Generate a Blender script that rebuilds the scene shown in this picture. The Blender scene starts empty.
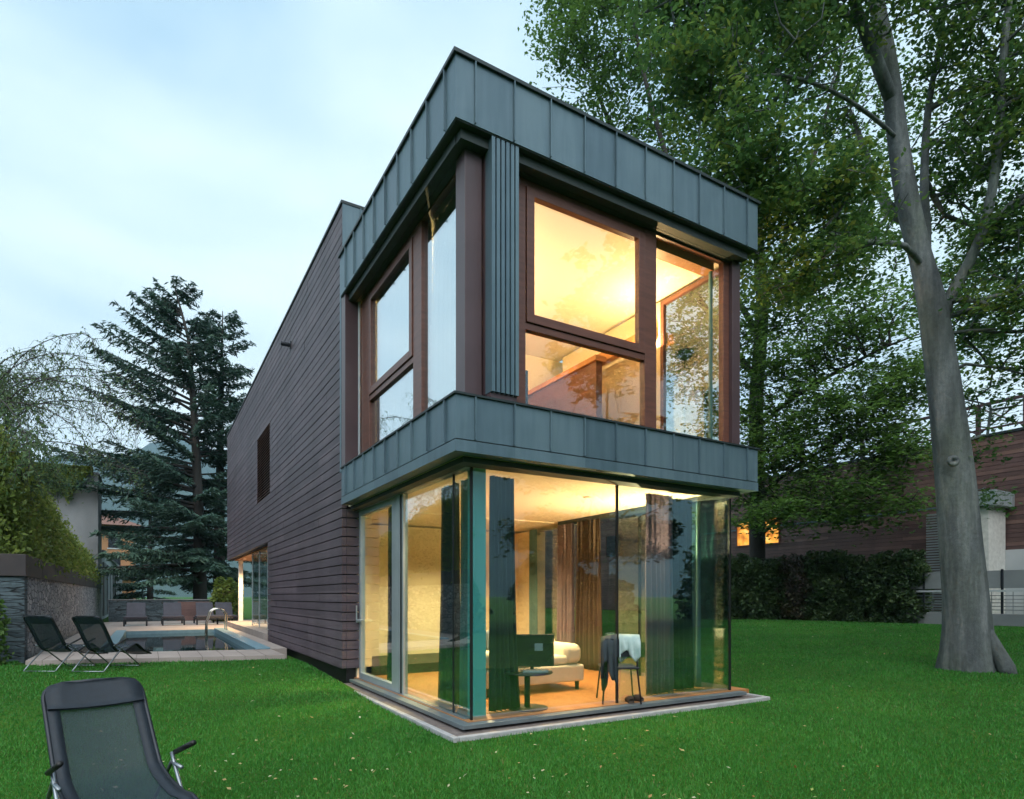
import bpy, math, random
import numpy as np
from mathutils import Vector

R = math.radians
sc = bpy.context.scene
col = sc.collection
rng = np.random.default_rng(7)
random.seed(7)

# ------------------------------------------------------------------ camera, sky, light, exposure
CAM = (-2.658, -5.577, 1.45)
YAW = 30.751
cam_data = bpy.data.cameras.new('camera')
cam = bpy.data.objects.new('camera', cam_data)
col.objects.link(cam)
cam.location = CAM
cam.rotation_euler = (R(90), 0, R(-YAW))
cam_data.sensor_width = 36
cam_data.lens = 610.55 / 1024 * 36
cam_data.shift_x = 0.0
cam_data.shift_y = (596.33 - 399.5) / 1024
cam_data.clip_start = 0.05
cam_data.clip_end = 9000
sc.camera = cam

SUN_EL, SUN_AZ = 48.0, 212.0          # azimuth clockwise from +Y: behind the camera, a little to the left
world = bpy.data.worlds.new('World')
sc.world = world
world.use_nodes = True
wn, wl = world.node_tree.nodes, world.node_tree.links
wn.clear()
w_out = wn.new('ShaderNodeOutputWorld')
w_bg = wn.new('ShaderNodeBackground')
sky = wn.new('ShaderNodeTexSky')
sky.sky_type = 'NISHITA'
sky.sun_disc = False
sky.sun_elevation = R(SUN_EL)
sky.sun_rotation = R(SUN_AZ)
sky.air_density = 1.0
sky.dust_density = 2.0
sky.ozone_density = 2.0
w_tc = wn.new('ShaderNodeTexCoord')
w_map = wn.new('ShaderNodeMapping')
w_map.inputs['Scale'].default_value = (1.0, 1.0, 2.2)
w_map.inputs['Location'].default_value = (0.35, 0.1, 0.2)
w_noise = wn.new('ShaderNodeTexNoise')
w_noise.inputs['Scale'].default_value = 1.5
w_noise.inputs['Detail'].default_value = 5
w_noise.inputs['Roughness'].default_value = 0.45
w_noise.inputs['Distortion'].default_value = 0.3
w_ramp = wn.new('ShaderNodeValToRGB')
w_ramp.color_ramp.elements[0].position = 0.36
w_ramp.color_ramp.elements[0].color = (0.22, 0.22, 0.22, 1)
w_ramp.color_ramp.elements[1].position = 0.60
w_ramp.color_ramp.elements[1].color = (0.97, 0.97, 0.97, 1)
w_cloud = wn.new('ShaderNodeMix')
w_cloud.data_type = 'RGBA'
w_cloud.inputs['B'].default_value = (6.1, 7.25, 7.7, 1)      # overcast cloud, in the sky's own units
w_blue = wn.new('ShaderNodeMix')
w_blue.data_type = 'RGBA'
w_blue.inputs['Factor'].default_value = 0.85
w_blue.inputs['B'].default_value = (2.5, 4.3, 5.7, 1)        # thin cloud veil over the clear gaps
wl.new(w_tc.outputs['Generated'], w_map.inputs['Vector'])
wl.new(w_map.outputs['Vector'], w_noise.inputs['Vector'])
wl.new(w_noise.outputs['Fac'], w_ramp.inputs['Fac'])
wl.new(w_ramp.outputs['Color'], w_cloud.inputs['Factor'])
wl.new(sky.outputs['Color'], w_blue.inputs['A'])
wl.new(w_blue.outputs['Result'], w_cloud.inputs['A'])
wl.new(w_cloud.outputs['Result'], w_bg.inputs['Color'])
w_bg.inputs['Strength'].default_value = 0.082
wl.new(w_bg.outputs['Background'], w_out.inputs['Surface'])

sun_d = bpy.data.lights.new('sun', 'SUN')
sun_d.energy = 1.5
sun_d.angle = R(70)
sun_d.color = (1.0, 0.95, 0.88)
sun = bpy.data.objects.new('sun', sun_d)
col.objects.link(sun)
sun.rotation_euler = (R(90 - SUN_EL), 0, R(180 - SUN_AZ))

sc.render.engine = 'CYCLES'
sc.view_settings.view_transform = 'Standard'
sc.view_settings.look = 'None'
sc.view_settings.exposure = 1.15
sc.view_settings.gamma = 1.0
sc.view_settings.use_curve_mapping = False
cy = sc.cycles
cy.use_denoising = True
cy.use_adaptive_sampling = True
cy.adaptive_threshold = 0.02
cy.max_bounces = 8
cy.diffuse_bounces = 4
cy.glossy_bounces = 4
cy.transmission_bounces = 5
cy.transparent_max_bounces = 12
cy.caustics_reflective = False
cy.caustics_refractive = False
cy.sample_clamp_indirect = 6

# ------------------------------------------------------------------ helpers
CA, SA = math.cos(R(YAW)), math.sin(R(YAW))


def P(px, py, D):
    """A place D metres in front of the camera that the photo shows at pixel px, py (measuring aid)."""
    lat = (px - 511.8) / 610.55 * D
    return Vector((CAM[0] + CA * lat + SA * D, CAM[1] - SA * lat + CA * D, CAM[2] - (py - 596.33) / 610.55 * D))


class MB:
    def __init__(s):
        s.v, s.f = [], []

    def add(s, vs, fs):
        o = len(s.v)
        s.v += [tuple(v) for v in vs]
        s.f += [tuple(i + o for i in f) for f in fs]
        return s

    def box(s, x0, x1, y0, y1, z0, z1):
        return s.add([(x0, y0, z0), (x1, y0, z0), (x1, y1, z0), (x0, y1, z0), (x0, y0, z1), (x1, y0, z1), (x1, y1, z1), (x0, y1, z1)],
                     [(0, 3, 2, 1), (4, 5, 6, 7), (0, 1, 5, 4), (1, 2, 6, 5), (2, 3, 7, 6), (3, 0, 4, 7)])

    def prism(s, poly, a0, a1, axis='z'):
        n = len(poly)
        def pt(p, a):
            return {'z': (p[0], p[1], a), 'y': (p[0], a, p[1]), 'x': (a, p[0], p[1])}[axis]
        vs = [pt(p, a0) for p in poly] + [pt(p, a1) for p in poly]
        fs = [tuple(range(n))[::-1], tuple(range(n, 2 * n))] + [(i, (i + 1) % n, n + (i + 1) % n, n + i) for i in range(n)]
        return s.add(vs, fs)

    def tube(s, pts, r, n=8, cap=True):
        pts = [Vector(p) for p in pts]
        rs = r if isinstance(r, (list, tuple)) else [r] * len(pts)
        vs, fs = [], []
        up = None
        for i, p in enumerate(pts):
            t = (pts[min(i + 1, len(pts) - 1)] - pts[max(i - 1, 0)]).normalized()
            if up is None:
                up = Vector((0, 0, 1)) if abs(t.z) < 0.9 else Vector((1, 0, 0))
            a = t.cross(up).normalized()
            b = a.cross(t).normalized()
            up = b
            for k in range(n):
                q = 2 * math.pi * k / n
                vs.append(p + (a * math.cos(q) + b * math.sin(q)) * rs[i])
        for i in range(len(pts) - 1):
            for k in range(n):
                fs.append((i * n + k, i * n + (k + 1) % n, (i + 1) * n + (k + 1) % n, (i + 1) * n + k))
        if cap:
            fs.append(tuple(range(n))[::-1])
            fs.append(tuple(range((len(pts) - 1) * n, len(pts) * n)))
        return s.add(vs, fs)

    def lathe(s, prof, c=(0, 0), n=20):
        vs, fs = [], []
        for r, z in prof:
            for k in range(n):
                q = 2 * math.pi * k / n
                vs.append((c[0] + r * math.cos(q), c[1] + r * math.sin(q), z))
        for i in range(len(prof) - 1):
            for k in range(n):
                fs.append((i * n + k, i * n + (k + 1) % n, (i + 1) * n + (k + 1) % n, (i + 1) * n + k))
        fs.append(tuple(range(n))[::-1])
        fs.append(tuple(range((len(prof) - 1) * n, len(prof) * n)))
        return s.add(vs, fs)

    def build(s, name, mat, parent=None, bevel=0, smooth=False, seg=2):
        me = bpy.data.meshes.new(name)
        me.from_pydata(s.v, [], s.f)
        me.materials.append(mat)
        if smooth:
            me.polygons.foreach_set('use_smooth', [True] * len(me.polygons))
        me.update()
        o = bpy.data.objects.new(name, me)
        col.objects.link(o)
        if parent:
            o.parent = parent
        if bevel:
            m = o.modifiers.new('bevel', 'BEVEL')
            m.width = bevel
            m.segments = seg
            m.limit_method = 'ANGLE'
            m.angle_limit = R(40)
        return o


def npmesh(name, V, F, mat, parent=None, tint=None, smooth=False):
    """V (n,3), F (m,k) arrays; tint one float per vertex."""
    V = np.ascontiguousarray(V, dtype=np.float32)
    F = np.ascontiguousarray(F, dtype=np.int32)
    me = bpy.data.meshes.new(name)
    k = F.shape[1]
    me.vertices.add(len(V))
    me.vertices.foreach_set('co', V.ravel())
    me.loops.add(F.size)
    me.loops.foreach_set('vertex_index', F.ravel())
    me.polygons.add(len(F))
    me.polygons.foreach_set('loop_start', np.arange(0, F.size, k, dtype=np.int32))
    if smooth:
        me.polygons.foreach_set('use_smooth', np.ones(len(F), dtype=bool))
    if tint is not None:
        a = me.attributes.new('tint', 'FLOAT', 'POINT')
        a.data.foreach_set('value', np.ascontiguousarray(tint, dtype=np.float32))
    me.materials.append(mat)
    me.update(calc_edges=True)
    me.validate()
    o = bpy.data.objects.new(name, me)
    col.objects.link(o)
    if parent:
        o.parent = parent
    return o


def tag(o, label=None, cat=None, group=None, kind=None):
    if label: o['label'] = label
    if cat: o['category'] = cat
    if group: o['group'] = group
    if kind: o['kind'] = kind
    return o


def thing(name, label, cat, loc=(0, 0, 0), rz=0, group=None):
    o = bpy.data.objects.new(name, None)
    col.objects.link(o)
    o.location = loc
    o.rotation_euler = (0, 0, rz)
    o.empty_display_size = 0.2
    return tag(o, label, cat, group)


def copy_tree(o, parent=None):
    c = o.copy()
    col.objects.link(c)
    c.parent = parent
    for ch in [k for k in bpy.data.objects if k.parent == o]:
        copy_tree(ch, c)
    return c


# ------------------------------------------------------------------ materials
def new_mat(name):
    m = bpy.data.materials.new(name)
    m.use_nodes = True
    nt = m.node_tree
    return m, nt, nt.nodes['Principled BSDF'], nt.nodes, nt.links


def ramp(nodes, stops):
    r = nodes.new('ShaderNodeValToRGB')
    e = r.color_ramp.elements
    while len(e) < len(stops):
        e.new(0.5)
    for i, (p, c) in enumerate(stops):
        e[i].position = p
        e[i].color = (*c, 1)
    return r


def surf(name, c, c2=None, rough=0.6, metal=0.0, scale=6.0, stretch=(1, 1, 1), bump=0.0, bscale=None, spec=0.5, detail=6, rvar=0.0):
    """A surface whose colour wanders between c and c2 in object space."""
    m, nt, b, n, l = new_mat(name)
    c2 = c2 or tuple(x * 0.75 for x in c)
    tc = n.new('ShaderNodeTexCoord')
    mp = n.new('ShaderNodeMapping')
    mp.inputs['Scale'].default_value = stretch
    l.new(tc.outputs['Object'], mp.inputs['Vector'])
    nz = n.new('ShaderNodeTexNoise')
    nz.inputs['Scale'].default_value = scale
    nz.inputs['Detail'].default_value = detail
    l.new(mp.outputs['Vector'], nz.inputs['Vector'])
    r = ramp(n, [(0.3, c2), (0.7, c)])
    l.new(nz.outputs['Fac'], r.inputs['Fac'])
    l.new(r.outputs['Color'], b.inputs['Base Color'])
    b.inputs['Roughness'].default_value = rough
    b.inputs['Metallic'].default_value = metal
    b.inputs['Specular IOR Level'].default_value = spec
    if rvar:
        mr = n.new('ShaderNodeMapRange')
        mr.inputs['From Min'].default_value = 0.3
        mr.inputs['From Max'].default_value = 0.7
        mr.inputs['To Min'].default_value = rough - rvar
        mr.inputs['To Max'].default_value = rough + rvar
        l.new(nz.outputs['Fac'], mr.inputs['Value'])
        l.new(mr.outputs['Result'], b.inputs['Roughness'])
    if bump:
        n2 = n.new('ShaderNodeTexNoise')
        n2.inputs['Scale'].default_value = bscale or scale * 6
        n2.inputs['Detail'].default_value = 8
        l.new(mp.outputs['Vector'], n2.inputs['Vector'])
        bp = n.new('ShaderNodeBump')
        bp.inputs['Strength'].default_value = bump
        bp.inputs['Distance'].default_value = 0.02
        l.new(n2.outputs['Fac'], bp.inputs['Height'])
        l.new(bp.outputs['Normal'], b.inputs['Normal'])
    return m


def leaf_mat(name, stops, trans=0.35, rough=0.5):
    """stops: colours along the per-leaf 'tint' value."""
    m, nt, b, n, l = new_mat(name)
    at = n.new('ShaderNodeAttribute')
    at.attribute_name = 'tint'
    r = ramp(n, stops)
    l.new(at.outputs['Fac'], r.inputs['Fac'])
    l.new(r.outputs['Color'], b.inputs['Base Color'])
    b.inputs['Roughness'].default_value = rough
    b.inputs['Specular IOR Level'].default_value = 0.35
    tr = n.new('ShaderNodeBsdfTranslucent')
    l.new(r.outputs['Color'], tr.inputs['Color'])
    mx = n.new('ShaderNodeMixShader')
    mx.inputs[0].default_value = trans
    l.new(b.outputs[0], mx.inputs[1])
    l.new(tr.outputs[0], mx.inputs[2])
    l.new(mx.outputs[0], n['Material Output'].inputs['Surface'])
    return m


def glass_mat(name, tint, r0=0.07, gain=0.9, rough=0.0, wave=0.0):
    """Coated architectural glazing: reflection rises towards grazing view, the rest passes through with a tint."""
    m, nt, b, n, l = new_mat(name)
    n.remove(b)
    lw = n.new('ShaderNodeLayerWeight')
    lw.inputs['Blend'].default_value = 0.5
    pw = n.new('ShaderNodeMath'); pw.operation = 'POWER'; pw.inputs[1].default_value = 4.0
    l.new(lw.outputs['Facing'], pw.inputs[0])
    ml = n.new('ShaderNodeMath'); ml.operation = 'MULTIPLY_ADD'; ml.inputs[1].default_value = gain; ml.inputs[2].default_value = r0
    ml.use_clamp = True
    l.new(pw.outputs[0], ml.inputs[0])
    tr = n.new('ShaderNodeBsdfTransparent'); tr.inputs['Color'].default_value = (*tint, 1)
    gl = n.new('ShaderNodeBsdfGlossy'); gl.inputs['Roughness'].default_value = rough
    gl.inputs['Color'].default_value = (0.92, 0.97, 1.0, 1)
    if wave:
        tc = n.new('ShaderNodeTexCoord')
        nz = n.new('ShaderNodeTexNoise'); nz.inputs['Scale'].default_value = 0.9; nz.inputs['Detail'].default_value = 1
        l.new(tc.outputs['Object'], nz.inputs['Vector'])
        bp = n.new('ShaderNodeBump'); bp.inputs['Strength'].default_value = wave; bp.inputs['Distance'].default_value = 0.01
        l.new(nz.outputs['Fac'], bp.inputs['Height'])
        l.new(bp.outputs['Normal'], gl.inputs['Normal'])
    mx = n.new('ShaderNodeMixShader')
    l.new(ml.outputs[0], mx.inputs[0])
    l.new(tr.outputs[0], mx.inputs[1])
    l.new(gl.outputs[0], mx.inputs[2])
    l.new(mx.outputs[0], n['Material Output'].inputs['Surface'])
    return m


def cloth(name, c, c2, trans):
    m = surf(name, c, c2, rough=0.9, scale=3)
    n, l = m.node_tree.nodes, m.node_tree.links
    src = n['Principled BSDF'].inputs['Base Color'].links[0].from_socket
    tr = n.new('ShaderNodeBsdfTranslucent'); l.new(src, tr.inputs['Color'])
    mx = n.new('ShaderNodeMixShader'); mx.inputs[0].default_value = trans
    l.new(n['Principled BSDF'].outputs[0], mx.inputs[1]); l.new(tr.outputs[0], mx.inputs[2])
    l.new(mx.outputs[0], n['Material Output'].inputs['Surface'])
    return m


def emit_mat(name, c, s):
    m, nt, b, n, l = new_mat(name)
    b.inputs['Base Color'].default_value = (*c, 1)
    b.inputs['Emission Color'].default_value = (*c, 1)
    b.inputs['Emission Strength'].default_value = s
    return m


def board_mat(name, c, c2, c3, pitch):
    """Timber boards: each course its own tone, grain along the length, weather streaks."""
    m, nt, b, n, l = new_mat(name)
    tc = n.new('ShaderNodeTexCoord')
    sp = n.new('ShaderNodeSeparateXYZ')
    l.new(tc.outputs['Object'], sp.inputs[0])
    dv = n.new('ShaderNodeMath'); dv.operation = 'DIVIDE'; dv.inputs[1].default_value = pitch
    l.new(sp.outputs['Z'], dv.inputs[0])
    fl = n.new('ShaderNodeMath'); fl.operation = 'FLOOR'
    l.new(dv.outputs[0], fl.inputs[0])
    wn_ = n.new('ShaderNodeTexWhiteNoise'); wn_.noise_dimensions = '2D'
    ad = n.new('ShaderNodeMath'); ad.operation = 'ADD'
    l.new(sp.outputs['X'], ad.inputs[0]); l.new(sp.outputs['Y'], ad.inputs[1])
    of = n.new('ShaderNodeMath'); of.operation = 'MULTIPLY_ADD'; of.inputs[1].default_value = 1.37
    l.new(fl.outputs[0], of.inputs[0]); l.new(ad.outputs[0], of.inputs[2])
    dy = n.new('ShaderNodeMath'); dy.operation = 'DIVIDE'; dy.inputs[1].default_value = 3.1
    l.new(of.outputs[0], dy.inputs[0])
    fy = n.new('ShaderNodeMath'); fy.operation = 'FLOOR'
    l.new(dy.outputs[0], fy.inputs[0])
    cb = n.new('ShaderNodeCombineXYZ')
    l.new(fl.outputs[0], cb.inputs[0]); l.new(fy.outputs[0], cb.inputs[1])
    l.new(cb.outputs[0], wn_.inputs['Vector'])
    r = ramp(n, [(0.0, c2), (0.55, c), (1.0, c3)])
    l.new(wn_.outputs['Value'], r.inputs['Fac'])
    mp = n.new('ShaderNodeMapping'); mp.inputs['Scale'].default_value = (1.2, 1.2, 40)
    l.new(tc.outputs['Object'], mp.inputs['Vector'])
    nz = n.new('ShaderNodeTexNoise'); nz.inputs['Scale'].default_value = 2.0; nz.inputs['Detail'].default_value = 8
    l.new(mp.outputs['Vector'], nz.inputs['Vector'])
    mp2 = n.new('ShaderNodeMapping'); mp2.inputs['Scale'].default_value = (1.5, 1.5, 0.35)
    l.new(tc.outputs['Object'], mp2.inputs['Vector'])
    nz2 = n.new('ShaderNodeTexNoise'); nz2.inputs['Scale'].default_value = 0.8; nz2.inputs['Detail'].default_value = 7
    l.new(mp2.outputs['Vector'], nz2.inputs['Vector'])
    su = n.new('ShaderNodeMath'); su.operation = 'ADD'
    l.new(nz.outputs['Fac'], su.inputs[0]); l.new(nz2.outputs['Fac'], su.inputs[1])
    mr = n.new('ShaderNodeMapRange')
    mr.inputs['From Min'].default_value = 0.6; mr.inputs['From Max'].default_value = 1.4
    mr.inputs['To Min'].default_value = 0.6; mr.inputs['To Max'].default_value = 1.45
    l.new(su.outputs[0], mr.inputs['Value'])
    mu = n.new('ShaderNodeMix'); mu.data_type = 'RGBA'; mu.blend_type = 'MULTIPLY'; mu.inputs['Factor'].default_value = 1
    l.new(r.outputs['Color'], mu.inputs['A']); l.new(mr.outputs['Result'], mu.inputs['B'])
    l.new(mu.outputs['Result'], b.inputs['Base Color'])
    b.inputs['Roughness'].default_value = 0.55
    b.inputs['Specular IOR Level'].default_value = 0.4
    bp = n.new('ShaderNodeBump'); bp.inputs['Strength'].default_value = 0.25; bp.inputs['Distance'].default_value = 0.01
    l.new(nz.outputs['Fac'], bp.inputs['Height']); l.new(bp.outputs['Normal'], b.inputs['Normal'])
    return m


def stone_mat(name, c, c2, mortar, scale, stretch, bump=0.9):
    m, nt, b, n, l = new_mat(name)
    tc = n.new('ShaderNodeTexCoord')
    mp = n.new('ShaderNodeMapping'); mp.inputs['Scale'].default_value = stretch
    l.new(tc.outputs['Object'], mp.inputs['Vector'])
    nd = n.new('ShaderNodeTexNoise'); nd.inputs['Scale'].default_value = 3; nd.inputs['Detail'].default_value = 3
    l.new(mp.outputs['Vector'], nd.inputs['Vector'])
    mxv = n.new('ShaderNodeMix'); mxv.data_type = 'VECTOR'; mxv.inputs['Factor'].default_value = 0.12
    l.new(mp.outputs['Vector'], mxv.inputs['A']); l.new(nd.outputs['Color'], mxv.inputs['B'])
    vo = n.new('ShaderNodeTexVoronoi'); vo.inputs['Scale'].default_value = scale
    ve = n.new('ShaderNodeTexVoronoi'); ve.inputs['Scale'].default_value = scale; ve.feature = 'DISTANCE_TO_EDGE'
    l.new(mxv.outputs['Result'], vo.inputs['Vector']); l.new(mxv.outputs['Result'], ve.inputs['Vector'])
    r = ramp(n, [(0.0, c2), (1.0, c)])
    sp = n.new('ShaderNodeSeparateColor')
    l.new(vo.outputs['Color'], sp.inputs[0]); l.new(sp.outputs[0], r.inputs['Fac'])
    er = n.new('ShaderNodeMapRange'); er.inputs['From Max'].default_value = 0.07
    l.new(ve.outputs['Distance'], er.inputs['Value'])
    mx = n.new('ShaderNodeMix'); mx.data_type = 'RGBA'
    mx.inputs['A'].default_value = (*mortar, 1)
    l.new(er.outputs['Result'], mx.inputs['Factor']); l.new(r.outputs['Color'], mx.inputs['B'])
    n3 = n.new('ShaderNodeTexNoise'); n3.inputs['Scale'].default_value = 14; n3.inputs['Detail'].default_value = 8
    l.new(tc.outputs['Object'], n3.inputs['Vector'])
    mr = n.new('ShaderNodeMapRange'); mr.inputs['To Min'].default_value = 0.5; mr.inputs['To Max'].default_value = 1.5
    l.new(n3.outputs['Fac'], mr.inputs['Value'])
    mu = n.new('ShaderNodeMix'); mu.data_type = 'RGBA'; mu.blend_type = 'MULTIPLY'; mu.inputs['Factor'].default_value = 1
    l.new(mx.outputs['Result'], mu.inputs['A']); l.new(mr.outputs['Result'], mu.inputs['B'])
    l.new(mu.outputs['Result'], b.inputs['Base Color'])
    b.inputs['Roughness'].default_value = 0.8
    hs = n.new('ShaderNodeMath'); hs.operation = 'MULTIPLY_ADD'; hs.inputs[1].default_value = 0.4
    l.new(n3.outputs['Fac'], hs.inputs[0]); l.new(er.outputs['Result'], hs.inputs[2])
    bp = n.new('ShaderNodeBump'); bp.inputs['Strength'].default_value = bump; bp.inputs['Distance'].default_value = 0.04
    l.new(hs.outputs[0], bp.inputs['Height']); l.new(bp.outputs['Normal'], b.inputs['Normal'])
    return m


M = {}
def zinc_mat():
    m, nt, b, n, l = new_mat('zinc_sheet')
    tc = n.new('ShaderNodeTexCoord')
    sp = n.new('ShaderNodeSeparateXYZ'); l.new(tc.outputs['Object'], sp.inputs[0])
    ad = n.new('ShaderNodeMath'); ad.operation = 'ADD'
    l.new(sp.outputs['X'], ad.inputs[0]); l.new(sp.outputs['Y'], ad.inputs[1])
    dv = n.new('ShaderNodeMath'); dv.operation = 'MULTIPLY_ADD'; dv.inputs[1].default_value = 1 / 0.4665; dv.inputs[2].default_value = 0.52
    l.new(ad.outputs[0], dv.inputs[0])
    fl = n.new('ShaderNodeMath'); fl.operation = 'FLOOR'; l.new(dv.outputs[0], fl.inputs[0])
    wn_ = n.new('ShaderNodeTexWhiteNoise'); wn_.noise_dimensions = '1D'; l.new(fl.outputs[0], wn_.inputs['W'])
    mp = n.new('ShaderNodeMapping'); mp.inputs['Scale'].default_value = (7, 7, 0.7); l.new(tc.outputs['Object'], mp.inputs['Vector'])
    nz = n.new('ShaderNodeTexNoise'); nz.inputs['Scale'].default_value = 1.6; nz.inputs['Detail'].default_value = 7
    l.new(mp.outputs['Vector'], nz.inputs['Vector'])
    su = n.new('ShaderNodeMath'); su.operation = 'MULTIPLY_ADD'; su.inputs[1].default_value = 0.5
    l.new(wn_.outputs['Value'], su.inputs[0]); l.new(nz.outputs['Fac'], su.inputs[2])
    r = ramp(n, [(0.35, (0.084, 0.136, 0.172)), (0.75, (0.108, 0.170, 0.212)), (1.0, (0.132, 0.200, 0.242))])
    l.new(su.outputs[0], r.inputs['Fac']); l.new(r.outputs['Color'], b.inputs['Base Color'])
    b.inputs['Metallic'].default_value = 0.35
    mr = n.new('ShaderNodeMapRange'); mr.inputs['To Min'].default_value = 0.34; mr.inputs['To Max'].default_value = 0.52
    l.new(su.outputs[0], mr.inputs['Value']); l.new(mr.outputs['Result'], b.inputs['Roughness'])
    n2 = n.new('ShaderNodeTexNoise'); n2.inputs['Scale'].default_value = 2.6; n2.inputs['Detail'].default_value = 2
    l.new(tc.outputs['Object'], n2.inputs['Vector'])
    bp = n.new('ShaderNodeBump'); bp.inputs['Strength'].default_value = 0.35; bp.inputs['Distance'].default_value = 0.03
    l.new(n2.outputs['Fac'], bp.inputs['Height']); l.new(bp.outputs['Normal'], b.inputs['Normal'])
    return m


M['zinc'] = zinc_mat()
M['zinc_dark'] = surf('zinc_edge', (0.03, 0.045, 0.05), rough=0.5, metal=0.3)
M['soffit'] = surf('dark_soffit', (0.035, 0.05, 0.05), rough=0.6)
M['boards'] = board_mat('timber_cladding', (0.086, 0.066, 0.083), (0.068, 0.052, 0.066), (0.106, 0.081, 0.098), 0.1545)
M['backing'] = surf('cladding_backing', (0.012, 0.010, 0.010), rough=0.9)
M['brownpost'] = surf('painted_steel_brown', (0.085, 0.052, 0.060), rough=0.4, scale=2)
M['winframe'] = surf('timber_window_frame', (0.155, 0.060, 0.042), (0.105, 0.042, 0.030), rough=0.4, scale=3, stretch=(1, 1, 8), spec=0.5)
M['slat'] = surf('brown_louvre', (0.20, 0.13, 0.115), (0.14, 0.09, 0.08), rough=0.5, scale=3)
M['alu'] = surf('brushed_aluminium', (0.50, 0.56, 0.60), (0.42, 0.48, 0.52), rough=0.38, metal=0.6, scale=4)
M['sill'] = surf('galvanised_sill', (0.25, 0.30, 0.33), rough=0.4, metal=0.6, scale=4)
M['sheer'] = surf('white_sheer', (0.80, 0.82, 0.83), (0.74, 0.77, 0.79), rough=0.9, scale=2)
M['black'] = surf('black_seal', (0.008, 0.009, 0.01), rough=0.5)
M['plaster'] = surf('cream_plaster', (0.80, 0.70, 0.50), (0.77, 0.67, 0.47), rough=0.8, scale=1.0)
M['ceiling'] = surf('white_ceiling', (0.84, 0.76, 0.60), (0.82, 0.73, 0.57), rough=0.8, scale=1.0)
M['oak'] = surf('oak_floor', (0.46, 0.22, 0.08), (0.33, 0.145, 0.05), rough=0.35, scale=3, stretch=(8, 0.6, 1), detail=8)
M['wood_orange'] = surf('larch_trim', (0.42, 0.18, 0.06), (0.34, 0.14, 0.045), rough=0.5, scale=3, stretch=(1, 1, 8))
M['glass'] = glass_mat('window_glass', (0.93, 0.975, 0.965), r0=0.16, gain=0.85, wave=0.04)
M['glass_right'] = glass_mat('corner_glass', (0.80, 0.93, 0.95), r0=0.27, gain=0.85, wave=0.04)
M['glass_garden'] = glass_mat('garden_side_glass', (0.84, 0.955, 0.935), r0=0.15, gain=0.85, wave=0.04)
M['glass_left'] = glass_mat('sky_facing_glass', (0.82, 0.90, 0.90), r0=0.42, gain=0.85, wave=0.04)
M['glass_up'] = glass_mat('upper_window_glass', (0.95, 0.97, 0.95), r0=0.075, gain=0.7, wave=0.04)
M['teal'] = surf('sky_tinted_column', (0.12, 0.52, 0.52), (0.10, 0.47, 0.48), rough=0.4, scale=1)  # white column; teal of the sky through glass put into its colour
M['teal_reflection'] = surf('teal_reflection_post', (0.10, 0.24, 0.25), (0.08, 0.20, 0.21), rough=0.4, scale=1)  # colour of a teal reflection, painted on the thin upper post
M['roof'] = surf('roof_felt', (0.10, 0.10, 0.10), rough=0.9)
M['kerb'] = surf('concrete_kerb', (0.42, 0.42, 0.43), (0.30, 0.30, 0.31), rough=0.85, scale=9, bump=0.3)
M['strip'] = surf('slate_strip', (0.20, 0.165, 0.155), (0.12, 0.10, 0.095), rough=0.8, scale=14, bump=0.6, bscale=60)
M['deck'] = surf('stone_deck', (0.36, 0.31, 0.29), (0.28, 0.24, 0.225), rough=0.75, scale=2, bump=0.15)
M['pooltile'] = surf('blue_pool_tile', (0.20, 0.34, 0.42), (0.15, 0.27, 0.35), rough=0.35, scale=8)
M['stone'] = stone_mat('dry_stone', (0.52, 0.51, 0.52), (0.22, 0.23, 0.25), (0.035, 0.035, 0.04), 3.6, (1, 1, 2.4))
M['slate'] = stone_mat('stacked_slate', (0.10, 0.14, 0.165), (0.045, 0.07, 0.085), (0.012, 0.016, 0.02), 2.4, (1, 1, 9))
M['coping'] = surf('rusty_steel_coping', (0.055, 0.042, 0.045), (0.035, 0.028, 0.032), rough=0.6, scale=3)
M['concrete'] = surf('grey_concrete', (0.26, 0.27, 0.28), (0.15, 0.16, 0.17), rough=0.85, scale=0.7, stretch=(1, 1, 0.4), bump=0.2, bscale=12)
M['concrete_pale'] = surf('pale_render', (0.52, 0.55, 0.58), (0.40, 0.43, 0.46), rough=0.85, scale=0.8, bump=0.1)
M['concrete_mid'] = surf('grey_panel', (0.27, 0.28, 0.30), (0.19, 0.20, 0.215), rough=0.8, scale=0.8)
M['orange'] = surf('ochre_render', (0.42, 0.22, 0.11), (0.34, 0.17, 0.085), rough=0.85, scale=0.6)
M['tile'] = surf('roof_tile', (0.20, 0.10, 0.075), (0.14, 0.075, 0.06), rough=0.85, scale=5)
def sling_mat():
    m, nt, b, n, l = new_mat('open_weave_sling')
    b.inputs['Base Color'].default_value = (0.016, 0.030, 0.046, 1)
    b.inputs['Roughness'].default_value = 0.55
    tr = n.new('ShaderNodeBsdfTransparent')
    mx = n.new('ShaderNodeMixShader'); mx.inputs[0].default_value = 0.42
    l.new(b.outputs[0], mx.inputs[1]); l.new(tr.outputs[0], mx.inputs[2])
    l.new(mx.outputs[0], n['Material Output'].inputs['Surface'])
    return m


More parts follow.
